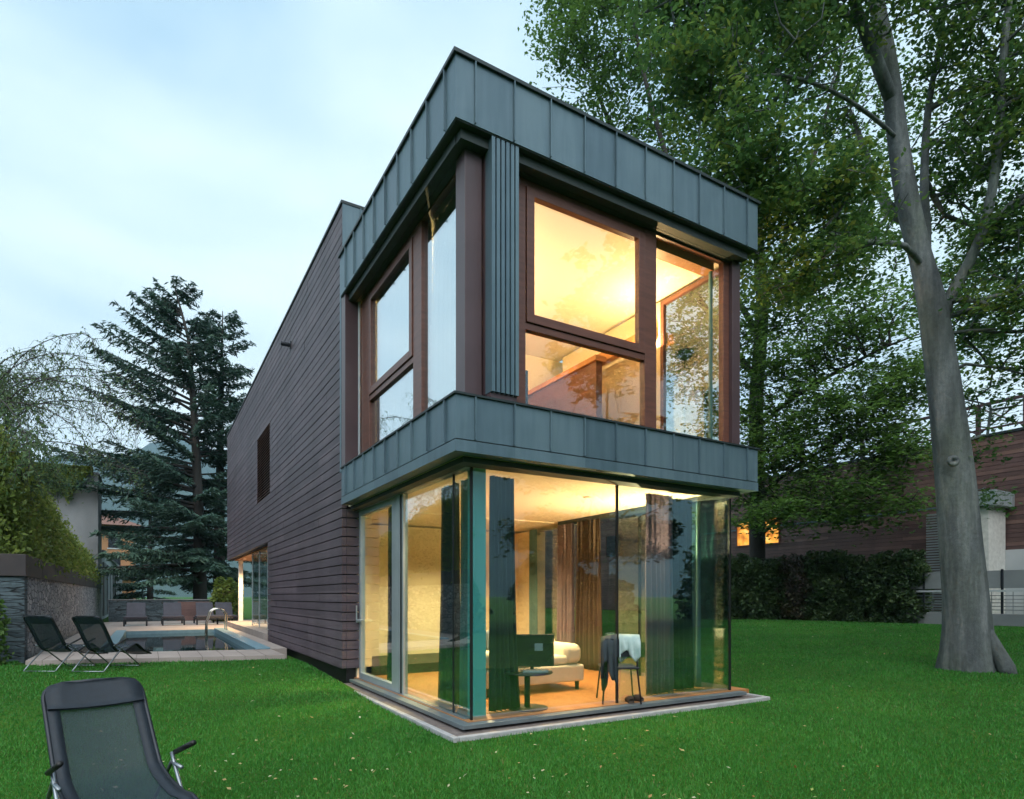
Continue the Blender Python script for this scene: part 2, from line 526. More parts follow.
M['mesh_fabric'] = sling_mat()
M['steel_dark'] = surf('dark_tube', (0.03, 0.035, 0.045), rough=0.4, metal=0.5)
M['steel'] = surf('grey_tube', (0.30, 0.34, 0.38), rough=0.35, metal=0.8)
M['chrome'] = surf('stainless_rail', (0.65, 0.62, 0.58), rough=0.2, metal=1.0)
M['lounge'] = surf('dark_lounger_fabric', (0.045, 0.045, 0.065), rough=0.7)
def bark_mat():
    m, nt, b, n, l = new_mat('beech_bark')
    tc = n.new('ShaderNodeTexCoord')
    def nz(scale, st, det):
        mp = n.new('ShaderNodeMapping'); mp.inputs['Scale'].default_value = st
        l.new(tc.outputs['Object'], mp.inputs['Vector'])
        k = n.new('ShaderNodeTexNoise'); k.inputs['Scale'].default_value = scale; k.inputs['Detail'].default_value = det
        k.inputs['Roughness'].default_value = 0.65
        l.new(mp.outputs['Vector'], k.inputs['Vector'])
        return k
    a, c, d = nz(3.2, (1, 1, 0.14), 6), nz(16, (1, 1, 0.7), 7), nz(1.1, (1, 1, 0.5), 4)
    r1 = ramp(n, [(0.30, (0.048, 0.058, 0.066)), (0.48, (0.105, 0.120, 0.130)), (0.66, (0.215, 0.235, 0.250))])
    l.new(a.outputs['Fac'], r1.inputs['Fac'])
    r2 = ramp(n, [(0.35, (0.78, 0.79, 0.79)), (0.60, (1.05, 1.05, 1.05))])
    l.new(c.outputs['Fac'], r2.inputs['Fac'])
    r3 = ramp(n, [(0.40, (1.0, 1.0, 1.0)), (0.70, (0.80, 0.86, 0.70))])
    l.new(d.outputs['Fac'], r3.inputs['Fac'])
    m1 = n.new('ShaderNodeMix'); m1.data_type = 'RGBA'; m1.blend_type = 'MULTIPLY'; m1.inputs['Factor'].default_value = 1
    m2 = n.new('ShaderNodeMix'); m2.data_type = 'RGBA'; m2.blend_type = 'MULTIPLY'; m2.inputs['Factor'].default_value = 1
    l.new(r1.outputs['Color'], m1.inputs['A']); l.new(r2.outputs['Color'], m1.inputs['B'])
    l.new(m1.outputs['Result'], m2.inputs['A']); l.new(r3.outputs['Color'], m2.inputs['B'])
    l.new(m2.outputs['Result'], b.inputs['Base Color'])
    b.inputs['Roughness'].default_value = 0.85
    ad = n.new('ShaderNodeMath'); ad.operation = 'ADD'
    l.new(a.outputs['Fac'], ad.inputs[0]); l.new(c.outputs['Fac'], ad.inputs[1])
    bp = n.new('ShaderNodeBump'); bp.inputs['Strength'].default_value = 0.55; bp.inputs['Distance'].default_value = 0.04
    l.new(ad.outputs[0], bp.inputs['Height']); l.new(bp.outputs['Normal'], b.inputs['Normal'])
    return m


M['bark'] = bark_mat()
M['bark_dark'] = surf('dark_bark', (0.055, 0.05, 0.045), (0.03, 0.028, 0.026), rough=0.9, scale=4, stretch=(1, 1, 0.3), bump=0.6)
M['sofa'] = surf('cream_upholstery', (0.72, 0.66, 0.54), (0.68, 0.62, 0.50), rough=0.85, scale=8, bump=0.1, bscale=120)
M['white'] = surf('white_paint', (0.78, 0.78, 0.76), rough=0.5)
M['cushion'] = surf('blue_grey_cushion', (0.22, 0.28, 0.33), rough=0.85, scale=10)
M['screen'] = surf('dark_plastic', (0.012, 0.016, 0.022), rough=0.25)
M['blue_label'] = surf('grey_label', (0.25, 0.33, 0.40), rough=0.5)
M['cloth_dark'] = surf('charcoal_cloth', (0.035, 0.05, 0.06), rough=0.9, scale=8)
M['cloth_light'] = surf('pale_cloth', (0.45, 0.56, 0.55), (0.30, 0.42, 0.42), rough=0.9, scale=9)
M['cur_dark'] = cloth('dark_curtain', (0.022, 0.040, 0.050), (0.015, 0.029, 0.037), 0.2)
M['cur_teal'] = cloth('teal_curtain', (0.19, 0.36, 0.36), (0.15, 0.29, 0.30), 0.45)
M['cur_lav'] = cloth('lavender_curtain', (0.42, 0.36, 0.42), (0.34, 0.29, 0.35), 0.55)
M['cur_brown'] = cloth('brown_curtain', (0.10, 0.075, 0.055), (0.075, 0.055, 0.042), 0.3)
M['nboards'] = board_mat('neighbour_cladding', (0.135, 0.078, 0.074), (0.085, 0.050, 0.048), (0.195, 0.115, 0.098), 0.17)
M['lamp_bowl'] = surf('lamp_metal', (0.25, 0.2, 0.15), rough=0.4, metal=0.6)
M['rock'] = surf('dark_rubble', (0.06, 0.06, 0.06), rough=0.9)


# ------------------------------------------------------------------ ground
POOL = (-3.35, -0.62, 8.6, 18.2)        # x0 x1 y0 y1
DECK_Z = 0.30


def sm(t):
    t = np.clip(t, 0, 1)
    return t * t * (3 - 2 * t)


def deck_front(x):
    return 6.97 + (-0.36 - x) * 0.30


def ground_h(x, y):
    x = np.asarray(x, float); y = np.asarray(y, float)
    h = 0.22 * sm((y - 1.0) / 6.0) * sm((0.3 - x) / 0.8 + 0.2)
    h = h + 0.16 * sm((x - 5.2) / 4.5) + 0.30 * sm((x - 9) / 11)
    h = h + 0.018 * np.sin(x * 1.1 + 0.6 * y) * np.sin(0.7 * y - 0.3 * x) * sm(np.hypot(x - 2, y - 2) / 8 - .4)
    under = (sm((x + 4.45) / 0.25) * sm((-0.45 - x) / 0.2 + 1) * sm((y - deck_front(x) - 0.25) / 0.3) * sm((26.5 - y) / 0.3))
    house = sm((x - 0.2) / 0.2) * sm((4.3 - x) / 0.2) * sm((y - 0.2) / 0.2) * sm((20 - y) / 0.3)
    return h * (1 - np.maximum(under, house)) - 1.9 * np.maximum(under, 0.3 * house)


def build_ground():
    fine = np.arange(-24, 34.01, 0.4)
    g = np.cumsum(0.6 * 1.22 ** np.arange(34))
    xs = np.concatenate([-24 - g[::-1], fine, 34 + g])
    X, Y = np.meshgrid(xs, xs, indexing='ij')
    Z = ground_h(X, Y)
    n = len(xs)
    V = np.stack([X, Y, Z], -1).reshape(-1, 3)
    i = np.arange(n - 1)
    A = (i[:, None] * n + i[None, :]).ravel()
    F = np.stack([A, A + n, A + n + 1, A + 1], -1)
    m, nt, b, nd, l = new_mat('lawn_ground')
    tc = nd.new('ShaderNodeTexCoord')
    n1 = nd.new('ShaderNodeTexNoise'); n1.inputs['Scale'].default_value = 0.55; n1.inputs['Detail'].default_value = 6
    n2 = nd.new('ShaderNodeTexNoise'); n2.inputs['Scale'].default_value = 26; n2.inputs['Detail'].default_value = 6
    l.new(tc.outputs['Object'], n1.inputs['Vector']); l.new(tc.outputs['Object'], n2.inputs['Vector'])
    ad = nd.new('ShaderNodeMath'); ad.operation = 'ADD'
    l.new(n1.outputs['Fac'], ad.inputs[0]); l.new(n2.outputs['Fac'], ad.inputs[1])
    ml = nd.new('ShaderNodeMath'); ml.operation = 'MULTIPLY'; ml.inputs[1].default_value = 0.5
    l.new(ad.outputs[0], ml.inputs[0])
    r = ramp(nd, [(0.32, (0.018, 0.060, 0.006)), (0.52, (0.034, 0.105, 0.009)), (0.70, (0.065, 0.140, 0.016))])
    l.new(ml.outputs[0], r.inputs['Fac']); l.new(r.outputs['Color'], b.inputs['Base Color'])
    b.inputs['Roughness'].default_value = 0.9
    b.inputs['Specular IOR Level'].default_value = 0.15
    bp = nd.new('ShaderNodeBump'); bp.inputs['Strength'].default_value = 0.8; bp.inputs['Distance'].default_value = 0.05
    l.new(n2.outputs['Fac'], bp.inputs['Height']); l.new(bp.outputs['Normal'], b.inputs['Normal'])
    o = npmesh('lawn', V, F, m, smooth=True)
    tag(o, 'mown green lawn around the house', kind='structure')


build_ground()


def free_lawn(x, y):
    """True where grass grows: not in the house, its kerb strip, the deck or the walls."""
    inside = (x > -0.07) & (x < 4.9) & (y > -0.12) & (y < 22)
    strip2 = (x > -0.45) & (x < 0.1) & (y > 6.9)
    deck = (x > -4.75) & (x < -0.3) & (y > deck_front(x) - 0.04)
    wall = (x < -4.6) & (y > 9.2)
    return ~(inside | deck | wall | strip2)


def grass():
    # density falls with the square of the distance from the terrace corner the lawn is seen from
    n = 640000
    d = 2.0 * (26.0 / 2.0) ** rng.random(n)
    d = 1.9 + (d - 2.0)
    a = (rng.random(n) - 0.5) * 2 * R(47)
    lat, D = d * np.tan(a), d
    x = CAM[0] + CA * lat + SA * D
    y = CAM[1] - SA * lat + CA * D
    ok = free_lawn(x, y) & (x < 21.3)
    x, y, D = x[ok], y[ok], D[ok]
    n = len(x)
    z = ground_h(x, y) - 0.004
    patch = 0.5 + 0.5 * np.sin(x * 2.1 + 1.3 * np.sin(y * 1.7)) * np.sin(y * 1.9 + 1.1 * np.sin(x * 1.3))
    hgt = (0.018 + 0.024 * rng.random(n)) * (0.75 + 0.5 * patch) * np.clip(0.8 + D / 30, 0.8, 1.3)
    wid = 0.0016 + 0.0012 * rng.random(n) + 0.00055 * D
    ph = rng.random(n) * 2 * np.pi
    lean = rng.random(n) * 0.9
    dx, dy = np.cos(ph), np.sin(ph)
    l2 = rng.random(n) * 2 * np.pi
    lx, ly = np.cos(l2) * lean * hgt, np.sin(l2) * lean * hgt
    V = np.empty((n, 3, 3))
    V[:, 0] = np.stack([x - dx * wid, y - dy * wid, z], -1)
    V[:, 1] = np.stack([x + dx * wid, y + dy * wid, z], -1)
    V[:, 2] = np.stack([x + lx, y + ly, z + hgt], -1)
    F = np.arange(n * 3).reshape(-1, 3)
    big = 0.5 + 0.5 * np.sin(x * 0.53 + 2 * np.sin(y * .31)) * np.sin(y * .61 + 1.7 * np.sin(x * .23))
    hgt *= 0.8 + 0.4 * big
    edge = (x > -0.35) & (x < 5.3) & (y > -0.5) & (y < 7)
    hgt[edge] *= 1.35
    t = np.clip(0.30 * patch + 0.30 * big + 0.40 * rng.random(n) + 0.1 * rng.normal(size=n), 0, 1)
    dry = rng.random(n) < 0.012
    t[dry] = 1.0
    mat = leaf_mat('grass_blade', [(0.0, (0.020, 0.125, 0.019)), (0.5, (0.044, 0.215, 0.030)), (0.93, (0.090, 0.290, 0.046)), (1.0, (0.20, 0.21, 0.07))], trans=0.3, rough=0.55)
    o = npmesh('grass', V.reshape(-1, 3), F, mat, tint=np.repeat(t, 3))
    tag(o, 'short green grass blades of the lawn', kind='stuff')


grass()


def leaf_quads(C, size, flat=0.5, droop=0.0, elong=1.7):
    """Diamond leaf faces at centres C; returns vertices and faces."""
    n = len(C)
    size = np.broadcast_to(size, (n,))
    nrm = rng.normal(size=(n, 3))
    nrm[:, 2] = np.abs(nrm[:, 2]) + flat * 2.2
    nrm /= np.linalg.norm(nrm, axis=1, keepdims=True)
    ax = rng.normal(size=(n, 3))
    ax[:, 2] -= droop
    ax -= nrm * (ax * nrm).sum(1, keepdims=True)
    ax /= np.linalg.norm(ax, axis=1, keepdims=True) + 1e-9
    bx = np.cross(nrm, ax)
    L = (size * elong * 0.5)[:, None]
    W = (size * 0.5)[:, None]
    V = np.empty((n, 4, 3))
    V[:, 0] = C - ax * L
    V[:, 1] = C - ax * L * 0.1 + bx * W + nrm * W * 0.25
    V[:, 2] = C + ax * L
    V[:, 3] = C - ax * L * 0.1 - bx * W + nrm * W * 0.25
    return V.reshape(-1, 3), np.arange(n * 4).reshape(-1, 4)


def fallen_leaves():
    n = 1500
    d = 2.2 * (24 / 2.2) ** rng.random(n)
    a = (rng.random(n) - 0.42) * 2 * R(44)
    lat = d * np.tan(a)
    x = CAM[0] + CA * lat + SA * d
    y = CAM[1] - SA * lat + CA * d
    clump = 0.5 + 0.5 * np.sin(x * 0.9 + 1.7 * np.sin(y * .6)) * np.sin(y * 1.1 + 1.3 * np.sin(x * .7))
    ok = free_lawn(x, y) & (x < 21) & (rng.random(n) < 0.15 + 1.1 * clump ** 3)
    x, y, d = x[ok], y[ok], d[ok]
    z = ground_h(x, y) + 0.035 + 0.015 * rng.random(len(x))
    V, F = leaf_quads(np.stack([x, y, z], -1), 0.013 + 0.014 * rng.random(len(x)) + 0.0005 * d, flat=1.0)
    mat = leaf_mat('fallen_leaf', [(0.0, (0.34, 0.16, 0.05)), (0.4, (0.42, 0.36, 0.16)), (0.8, (0.50, 0.50, 0.36)), (1.0, (0.30, 0.36, 0.10))], trans=0.2)
    o = npmesh('fallen_leaves', V, F, mat, tint=np.repeat(rng.random(len(x)), 4))
    tag(o, 'pale fallen leaves scattered over the lawn', kind='stuff')


fallen_leaves()


# hills round the lake basin, far off
def hills():
    na, nr = 240, 14
    A = np.linspace(0, 2 * np.pi, na, endpoint=False)
    V = []
    for j in range(nr):
        f = j / (nr - 1)
        rad = 1100 + 1500 * f
        prof = 260 + 90 * np.sin(A * 3 + 0.4) + 60 * np.sin(A * 7 + 2) + 25 * np.sin(A * 17 + 1) + 14 * np.sin(A * 41)
        hh = prof * math.sin(f * math.pi / 2) * (1 + 0.06 * np.sin(A * 29 + j * 2.1) + 0.05 * np.sin(A * 53 + j * 1.3))
        V.append(np.stack([rad * np.sin(A), rad * np.cos(A), hh * 1.35 - 12 + 0 * A], -1))
    V = np.concatenate(V)
    F = []
    for j in range(nr - 1):
        for i in range(na):
            F.append((j * na + i, j * na + (i + 1) % na, (j + 1) * na + (i + 1) % na, (j + 1) * na + i))
    m = surf('forested_slope', (0.05, 0.085, 0.06), (0.03, 0.055, 0.045), rough=0.95, scale=0.02, spec=0.1)
    o = npmesh('hills', V, np.array(F), m, smooth=True)
    tag(o, 'wooded mountain slopes far behind the garden', kind='structure')


hills()


# ------------------------------------------------------------------ the house
W, L = 4.653, 4.30
ZT, ZF, ZB, ZM, ZL = 6.943, 6.285, 3.509, 3.041, 2.919
YF, WT, WB = 21.35, 7.89, 2.90           # far end, top and upper-storey underside of the timber volume
YL = 11.62                                # where the ground-floor timber ends
XR = 4.95                                 # right side of the timber volume
house = thing('modern_house', 'two storey house with zinc banded glass corner and long brown timber side wall', 'house')

# long timber wall: courses of real boards with open joints, on a dark backing
PITCH = 0.1545
opening = (11.24, 13.45, 4.1, 6.0)


def board_runs(y0, y1, z):
    if opening[2] < z < opening[3]:
        return [(y0, opening[0]), (opening[1], y1)]
    return [(y0, y1)]


bk = MB()
bk.box(0.122, 0.30, 4.46, YL - 0.02, 0.30, WB)
bk.box(0.122, 0.30, 4.42, opening[0], WB, WT - 0.03)
bk.box(0.122, 0.30, opening[1], YF - 0.03, WB + 0.02, WT - 0.03)
bk.box(0.122, 0.30, opening[0], opening[1], WB, opening[2])
bk.box(0.122, 0.30, opening[0], opening[1], opening[3], WT - 0.03)
wall_back = bk.build('wall_core', M['backing'], house)
bd = MB()
z = 0.272
k = 0
while z < WT - 0.06:
    z1 = min(z + PITCH - 0.017, WT - 0.035)
    yend = YL if z1 < WB + 0.02 else YF
    for (a, b_) in board_runs(4.395, yend, (z + z1) / 2):
        off = (k * 1.37) % 3.1
        cuts = [a] + [c for c in np.arange(math.floor(a / 3.1) * 3.1 - off, b_, 3.1) if a + 0.3 < c < b_ - 0.3] + [b_]
        for c0, c1 in zip(cuts[:-1], cuts[1:]):
            j = random.uniform(-0.0025, 0.0025)
            bd.box(0.05 + j, 0.125, c0 + 0.0015, c1 - 0.0015, z, z1)
    # return of the boards into the glazed corner
    if z1 < ZL + 0.05:
        bd.box(0.1275, 0.345, 4.383, 4.455, z, z1)
    # far end and right side of the volume
    if z > WB - 0.02:
        bd.box(0.08, XR, YF - 0.028, YF, z, z1)
    bd.box(XR - 0.028, XR, 6.4, YF - 0.03, z, z1)
    z += PITCH
    k += 1
wood_wall = bd.build('timber_wall', M['boards'], house)

lv = MB()
zz = opening[2] + 0.02
while zz < opening[3] - 0.03:
    lv.prism([(0.042, zz), (0.056, zz - 0.004), (0.095, zz + 0.04), (0.081, zz + 0.044)], opening[0] + 0.04, opening[1] - 0.04, 'y')
    zz += 0.075
louvre = lv.build('louvred_window', M['slat'], wood_wall)
lf = MB()
y0, y1, z0, z1 = opening
lf.box(0.045, 0.16, y0, y0 + 0.04, z0, z1).box(0.045, 0.16, y1 - 0.04, y1, z0, z1)
lf.box(0.045, 0.16, y0 + 0.04, y1 - 0.04, z0, z0 + 0.02).box(0.045, 0.16, y0 + 0.04, y1 - 0.04, z1 - 0.02, z1)
lf.build('window_frame', M['brownpost'], wood_wall)
MB().box(0.17, 0.19, y0, y1, z0, z1).build('window_pane', M['screen'], wood_wall)
sp = MB()
sp.tube([(0.05, 8.6, 7.03), (-0.16, 8.6, 7.03)], 0.045, 12).box(0.03, 0.05, 8.53, 8.67, 6.96, 7.10)
sp.build('wall_spotlight', M['steel_dark'], wood_wall, bevel=0.004)

# the body behind the boards: floors, roof, end walls, room behind the glazing
rf = MB()
rf.box(0.08, XR - 0.03, 4.42, YF - 0.03, WT - 0.25, WT - 0.02)
rf.build('roof', M['roof'], house)
tr = MB()
tr.box(0.03, 0.10, 4.37, YF + 0.01, WT - 0.034, WT + 0.012)
tr.box(0.10, XR + 0.01, 4.37, 4.44, WT - 0.034, WT + 0.012)
tr.box(0.10, XR + 0.01, YF - 0.06, YF + 0.01, WT - 0.034, WT + 0.012)
tr.box(XR - 0.06, XR + 0.01, 4.44, YF - 0.06, WT - 0.034, WT + 0.012)
tr.build('roof_edge', M['zinc_dark'], house)
fr = MB()                                             # zinc front of the timber volume above the glazed box
fr.box(0.055, XR, 4.38, 4.41, 6.9, WT - 0.036)
x = 0.35
while x < XR:
    fr.box(x - 0.008, x + 0.008, 4.355, 4.38, 6.93, WT - 0.04); x += 0.465
fr.build('upper_zinc_front', M['zinc'], house)
MB().box(0.028, 0.052, 4.385, 4.45, ZL + 0.55, 6.93).build('zinc_edge_strip', M['zinc'], house)
of = MB()
of.box(0.31, XR - 0.03, YL, YF - 0.03, WB - 0.02, WB + 0.12)
of.build('overhang_soffit', M['wood_orange'], house)
hb = MB()
hb.box(0.31, 0.45, 4.42, YL, 0.1, WB - 0.03)          # inner leaf of the long wall, ground floor
hb.box(0.45, XR - 0.03, YL - 0.2, YL, 0.1, WB - 0.03)
hb.box(XR - 0.1, XR - 0.029, 6.4, YF - 0.03, 0.0, WT - 0.26)
hb.box(0.31, XR - 0.1, YF - 0.10, YF - 0.029, WB + 0.12, WT - 0.26)
hb.build('inner_wall', M['plaster'], house)


def seam_ring(m, z0, z1, zs0, zs1, x1, y1, out=0.030):
    """Standing seams on the left and front faces and the right side of the zinc box."""
    x = 0.215
    while x < x1 - 0.1:
        m.box(x - 0.006, x + 0.006, -out, 0.0, zs0, zs1); x += 0.4665
    y = 0.235
    while y < y1 - 0.05:
        m.box(-out, 0.0, y - 0.006, y + 0.006, zs0, zs1)
        m.box(x1, x1 + out, y - 0.006, y + 0.006, zs0, zs1)
        y += 0.4665


def ring(m, x0, x1, y0, y1, z0, z1, t):
    m.box(x0, x1, y0, y0 + t, z0, z1)
    m.box(x0, x0 + t, y0 + t, y1, z0, z1)
    m.box(x1 - t, x1, y0 + t, y1, z0, z1)


fa = MB()
ring(fa, 0, W, 0, L, ZF, ZT - 0.02, 0.20)
seam_ring(fa, ZF, ZT, ZF + 0.004, ZT - 0.022, W, L)
fa.build('zinc_fascia', M['zinc'], house)
fe = MB()
ring(fe, -0.03, W + 0.03, -0.03, L + 0.05, ZT - 0.02, ZT + 0.018, 0.28)
fe.build('fascia_capping', M['zinc_dark'], house)
rb = MB()
rb.box(0.20, W - 0.20, 0.20, 4.38, ZT - 0.25, ZT - 0.06)
rb.build('box_roof', M['roof'], house)
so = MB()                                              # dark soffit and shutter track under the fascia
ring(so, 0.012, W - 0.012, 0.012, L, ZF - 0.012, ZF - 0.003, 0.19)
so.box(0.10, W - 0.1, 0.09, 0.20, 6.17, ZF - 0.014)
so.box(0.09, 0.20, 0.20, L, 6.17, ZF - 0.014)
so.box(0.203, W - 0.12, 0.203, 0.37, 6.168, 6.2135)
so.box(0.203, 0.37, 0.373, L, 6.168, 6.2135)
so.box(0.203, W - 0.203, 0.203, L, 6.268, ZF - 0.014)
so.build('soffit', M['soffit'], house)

ba = MB()
ring(ba, 0, W, 0, L - 0.06, ZM + 0.008, ZB - 0.016, 0.16)
seam_ring(ba, ZM, ZB, ZM + 0.012, ZB - 0.02, W, L - 0.06)
band = ba.build('zinc_band', M['zinc'], house)
bl = MB()
ring(bl, -0.006, W + 0.006, -0.006, L - 0.06, ZL, ZM - 0.006, 0.16)
bl.build('lower_trim', M['zinc'], band)
be = MB()
ring(be, 0.006, W - 0.006, 0.006, L - 0.07, ZM - 0.004, ZM + 0.006, 0.15)
ring(be, -0.024, W + 0.024, -0.024, L - 0.06, ZB - 0.014, ZB + 0.008, 0.26)
be.build('band_edge', M['zinc_dark'], band)
fl = MB()
fl.box(0.163, W - 0.163, 0.163, 4.41, ZL + 0.0, ZB - 0.02)
fl.box(0.46, XR - 0.11, 4.41, YL - 0.2, WB, ZB - 0.02)
fl.build('floor_slab', M['ceiling'], house)
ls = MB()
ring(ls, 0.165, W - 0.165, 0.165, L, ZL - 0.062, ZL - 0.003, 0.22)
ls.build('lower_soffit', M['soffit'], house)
MB().box(0.26, W - 0.14, 0.26, 6.3, ZB - 0.018, ZB - 0.005).build('upper_floor', M['oak'], house)
ce = MB()
ce.box(0.27, W - 0.14, 0.27, 6.3, 6.215, 6.265)
ce.build('upper_ceiling', M['ceiling'], house)

# upper storey: corner post, shutters, windows
def post(x0, x1, y0, y1, z0, z1, name='corner_post', mat='brownpost'):
    return MB().box(x0, x1, y0, y1, z0, z1).build(name, M[mat], house, bevel=0.004)


post(0.205, 0.405, 0.205, 0.43, ZB + 0.003, ZF - 0.015)
post(W - 0.26, W - 0.10, 0.215, 0.38, ZB + 0.003, ZF - 0.015)
post(0.03, 0.30, 4.14, 4.36, ZB - 0.04, ZF + 0.001, 'end_panel')
post(0.235, 0.262, 4.09, 4.135, ZB + 0.01, 6.18, 'end_trim', 'alu')
sh = MB()
prof = []
for i in range(6):
    x = 0.425 + i * 0.058
    prof += [(x, 0.015), (x + 0.040, 0.015), (x + 0.040, 0.055), (x + 0.058, 0.055)]
prof = prof[:-1] + [(0.425 + 5 * 0.058 + 0.040, 0.16), (0.425, 0.16)]
sh.prism(prof[:-2] + [(prof[-2][0], 0.16), (0.425, 0.16)], 3.60, ZF - 0.016)
shutter = sh.build('folding_shutter', M['zinc'], house)
s2 = MB()
s2.box(0.428, 0.752, 0.165, 0.30, 3.605, ZF - 0.016)
s2.box(0.43, 0.75, 0.05, 0.29, 3.535, 3.597)
s2.build('shutter_core', M['brownpost'], shutter)


def frame_y(m, x0, x1, z0, z1, y, w=0.07, d=0.07):
    """A rectangular frame in a plane of constant y."""
    m.box(x0, x0 + w, y, y + d, z0, z1).box(x1 - w, x1, y, y + d, z0, z1)
    m.box(x0 + w, x1 - w, y, y + d, z0, z0 + w).box(x0 + w, x1 - w, y, y + d, z1 - w, z1)


def frame_x(m, y0, y1, z0, z1, x, w=0.07, d=0.07):
    m.box(x, x + d, y0, y0 + w, z0, z1).box(x, x + d, y1 - w, y1, z0, z1)
    m.box(x, x + d, y0 + w, y1 - w, z0, z0 + w).box(x, x + d, y0 + w, y1 - w, z1 - w, z1)


def window(name='window_frame'):
    pass


ZR0, ZR1, ZH = 4.47, 4.64, 6.165
m = MB()                                                # front window: fixed pane below, big sash above
m.box(0.80, 1.0, 0.27, 0.36, ZB + 0.004, ZH).box(2.80, 3.0, 0.27, 0.37, ZB + 0.004, ZH)
m.box(1.0, 2.80, 0.275, 0.36, ZR0, ZR0 + 0.075).box(1.0, 2.80, 0.275, 0.36, ZH - 0.07, ZH)
m.box(1.0, 2.80, 0.275, 0.35, ZB + 0.004, ZB + 0.03)
m.box(3.0, 4.28, 0.275, 0.35, ZB + 0.004, ZB + 0.03).box(3.0, 4.28, 0.275, 0.35, ZH - 0.02, ZH)
m.box(4.28, 4.46, 0.275, 0.36, ZB + 0.004, ZH)
front_win = m.build('window', M['winframe'], house, bevel=0.004)
m = MB()
frame_y(m, 1.012, 2.788, ZR0 + 0.083, ZH - 0.078, 0.255, 0.10, 0.08)
sash = m.build('sash', M['winframe'], front_win, bevel=0.004)
MB().box(1.112, 2.688, 0.295, 0.307, ZR0 + 0.183, ZH - 0.178).build('pane', M['glass_up'], front_win)
MB().box(1.0, 2.80, 0.315, 0.327, ZB + 0.03, ZR0).build('pane', M['glass_up'], front_win)
MB().box(3.0, 4.28, 0.315, 0.327, ZB + 0.03, ZH - 0.02).build('pane', M['glass_up'], front_win)

m = MB()                                                # left window
m.box(0.27, 0.36, 1.56, 1.84, ZB + 0.004, ZH).box(0.27, 0.36, 3.66, 4.06, ZB + 0.004, ZH)
m.box(0.275, 0.36, 1.84, 3.66, ZR0, ZR0 + 0.075).box(0.275, 0.36, 1.84, 3.66, ZH - 0.07, ZH)
m.box(0.275, 0.35, 0.43, 1.56, ZB + 0.004, ZB + 0.03).box(0.275, 0.35, 1.84, 3.66, ZB + 0.004, ZB + 0.03)
m.box(0.275, 0.35, 0.43, 1.56, ZH - 0.02, ZH)
left_win = m.build('window', M['winframe'], house, bevel=0.004)
m = MB()
frame_x(m, 1.852, 3.648, ZR0 + 0.083, ZH - 0.078, 0.255, 0.10, 0.08)
m.build('sash', M['winframe'], left_win, bevel=0.004)
MB().box(0.295, 0.307, 1.952, 3.548, ZR0 + 0.183, ZH - 0.178).build('pane', M['glass_left'], left_win)
MB().box(0.315, 0.327, 1.84, 3.66, ZB + 0.03, ZR0).build('pane', M['glass_left'], left_win)
MB().box(0.315, 0.327, 0.43, 1.56, ZB + 0.03, ZH - 0.02).build('pane', M['glass_left'], left_win)

m = MB()
m.box(W - 0.268, W - 0.20, 0.385, 0.44, ZB + 0.004, 6.17).box(W - 0.268, W - 0.20, 1.55, 1.615, ZB + 0.004, 6.17)
m.box(W - 0.268, W - 0.20, 0.44, 1.55, ZB + 0.004, ZB + 0.05).box(W - 0.268, W - 0.20, 0.44, 1.55, 6.10, 6.17)
side_win = m.build('window', M['winframe'], house, bevel=0.004)
MB().box(W - 0.24, W - 0.228, 0.44, 1.55, ZB + 0.05, 6.10).build('pane', M['glass_up'], side_win)

# rooms: walls and trim
iw = MB()
iw.box(0.46, XR - 0.11, 6.2, 6.3, 0.11, WB - 0.03)      # back wall, ground floor
iw.box(0.46, XR - 0.11, 4.6, 4.72, ZB, 6.21)            # back wall, upper room
iw.box(0.30, 0.46, 4.42, 4.72, ZB, 6.21)
iw.box(0.46, 0.58, 4.50, 6.2, 0.11, WB - 0.03)
iw.box(4.50, XR - 0.1, 5.62, 6.2, 0.11, WB - 0.03)
iw.box(W - 0.268, W - 0.20, 1.62, 4.30, ZB, 6.17)
iw.build('room_wall', M['plaster'], house)
pt = MB()
pt.box(3.55, 3.67, 2.2, 4.59, ZB, 5.25)                  # stair parapet of the upper room
pt.build('parapet_wall', M['winframe'], house)
wt = MB()
wt.box(3.5, 3.72, 2.15, 4.59, 5.25, 5.33)
wt.box(3.0, W - 0.4, 0.42, 0.60, 6.08, 6.212)            # pelmet above the front glass
wt.box(2.2, 3.5, 4.50, 4.598, 3.5, 6.0)
wt.box(W - 0.5, W - 0.37, 1.62, 4.5, 5.55, 5.72)
wt.build('wooden_trim', M['wood_orange'], house)
cl = MB()
cl.box(0.46, 0.62, 0.50, 0.66, 0.10, ZL - 0.004)
cl.build('column', M['teal'], house, bevel=0.01)
cl = MB()
cl.box(4.21, 4.255, 0.44, 0.485, ZB, 6.21)
cl.build('column', M['teal_reflection'], house, bevel=0.01)  # no real column: thin post added to imitate a teal reflection in the pane

# ground floor: floor, sill, glazing
X0, Y0, X1 = 0.35, 0.35, 4.51
MB().box(0.28, XR - 0.12, 0.28, 6.25, 0.03, 0.105).build('ground_floor', M['oak'], house)
s = MB()
s.box(0.16, 4.63, 0.16, 0.42, 0.052, 0.098)
s.box(0.16, 0.42, 0.42, 4.36, 0.052, 0.098)
s.box(4.44, 4.62, 0.42, 5.6, 0.052, 0.098)
sill = s.build('metal_sill', M['sill'], house, bevel=0.004)
s = MB()
s.box(0.25, 4.54, 0.25, 6.2, -0.22, 0.050)
s.box(0.15, 4.9, 4.5, 21.0, -0.5, 0.268)
s.build('dark_plinth', M['black'], house)
ZG0, ZG1 = 0.10, 2.852
g = MB().box(X0 + 0.02, 2.395, Y0, Y0 + 0.014, ZG0, ZG1).build('glass_wall', M['glass'], house)
MB().box(2.395, 2.425, Y0 - 0.004, Y0 + 0.02, ZG0, ZG1).build('glass_joint', M['black'], g)
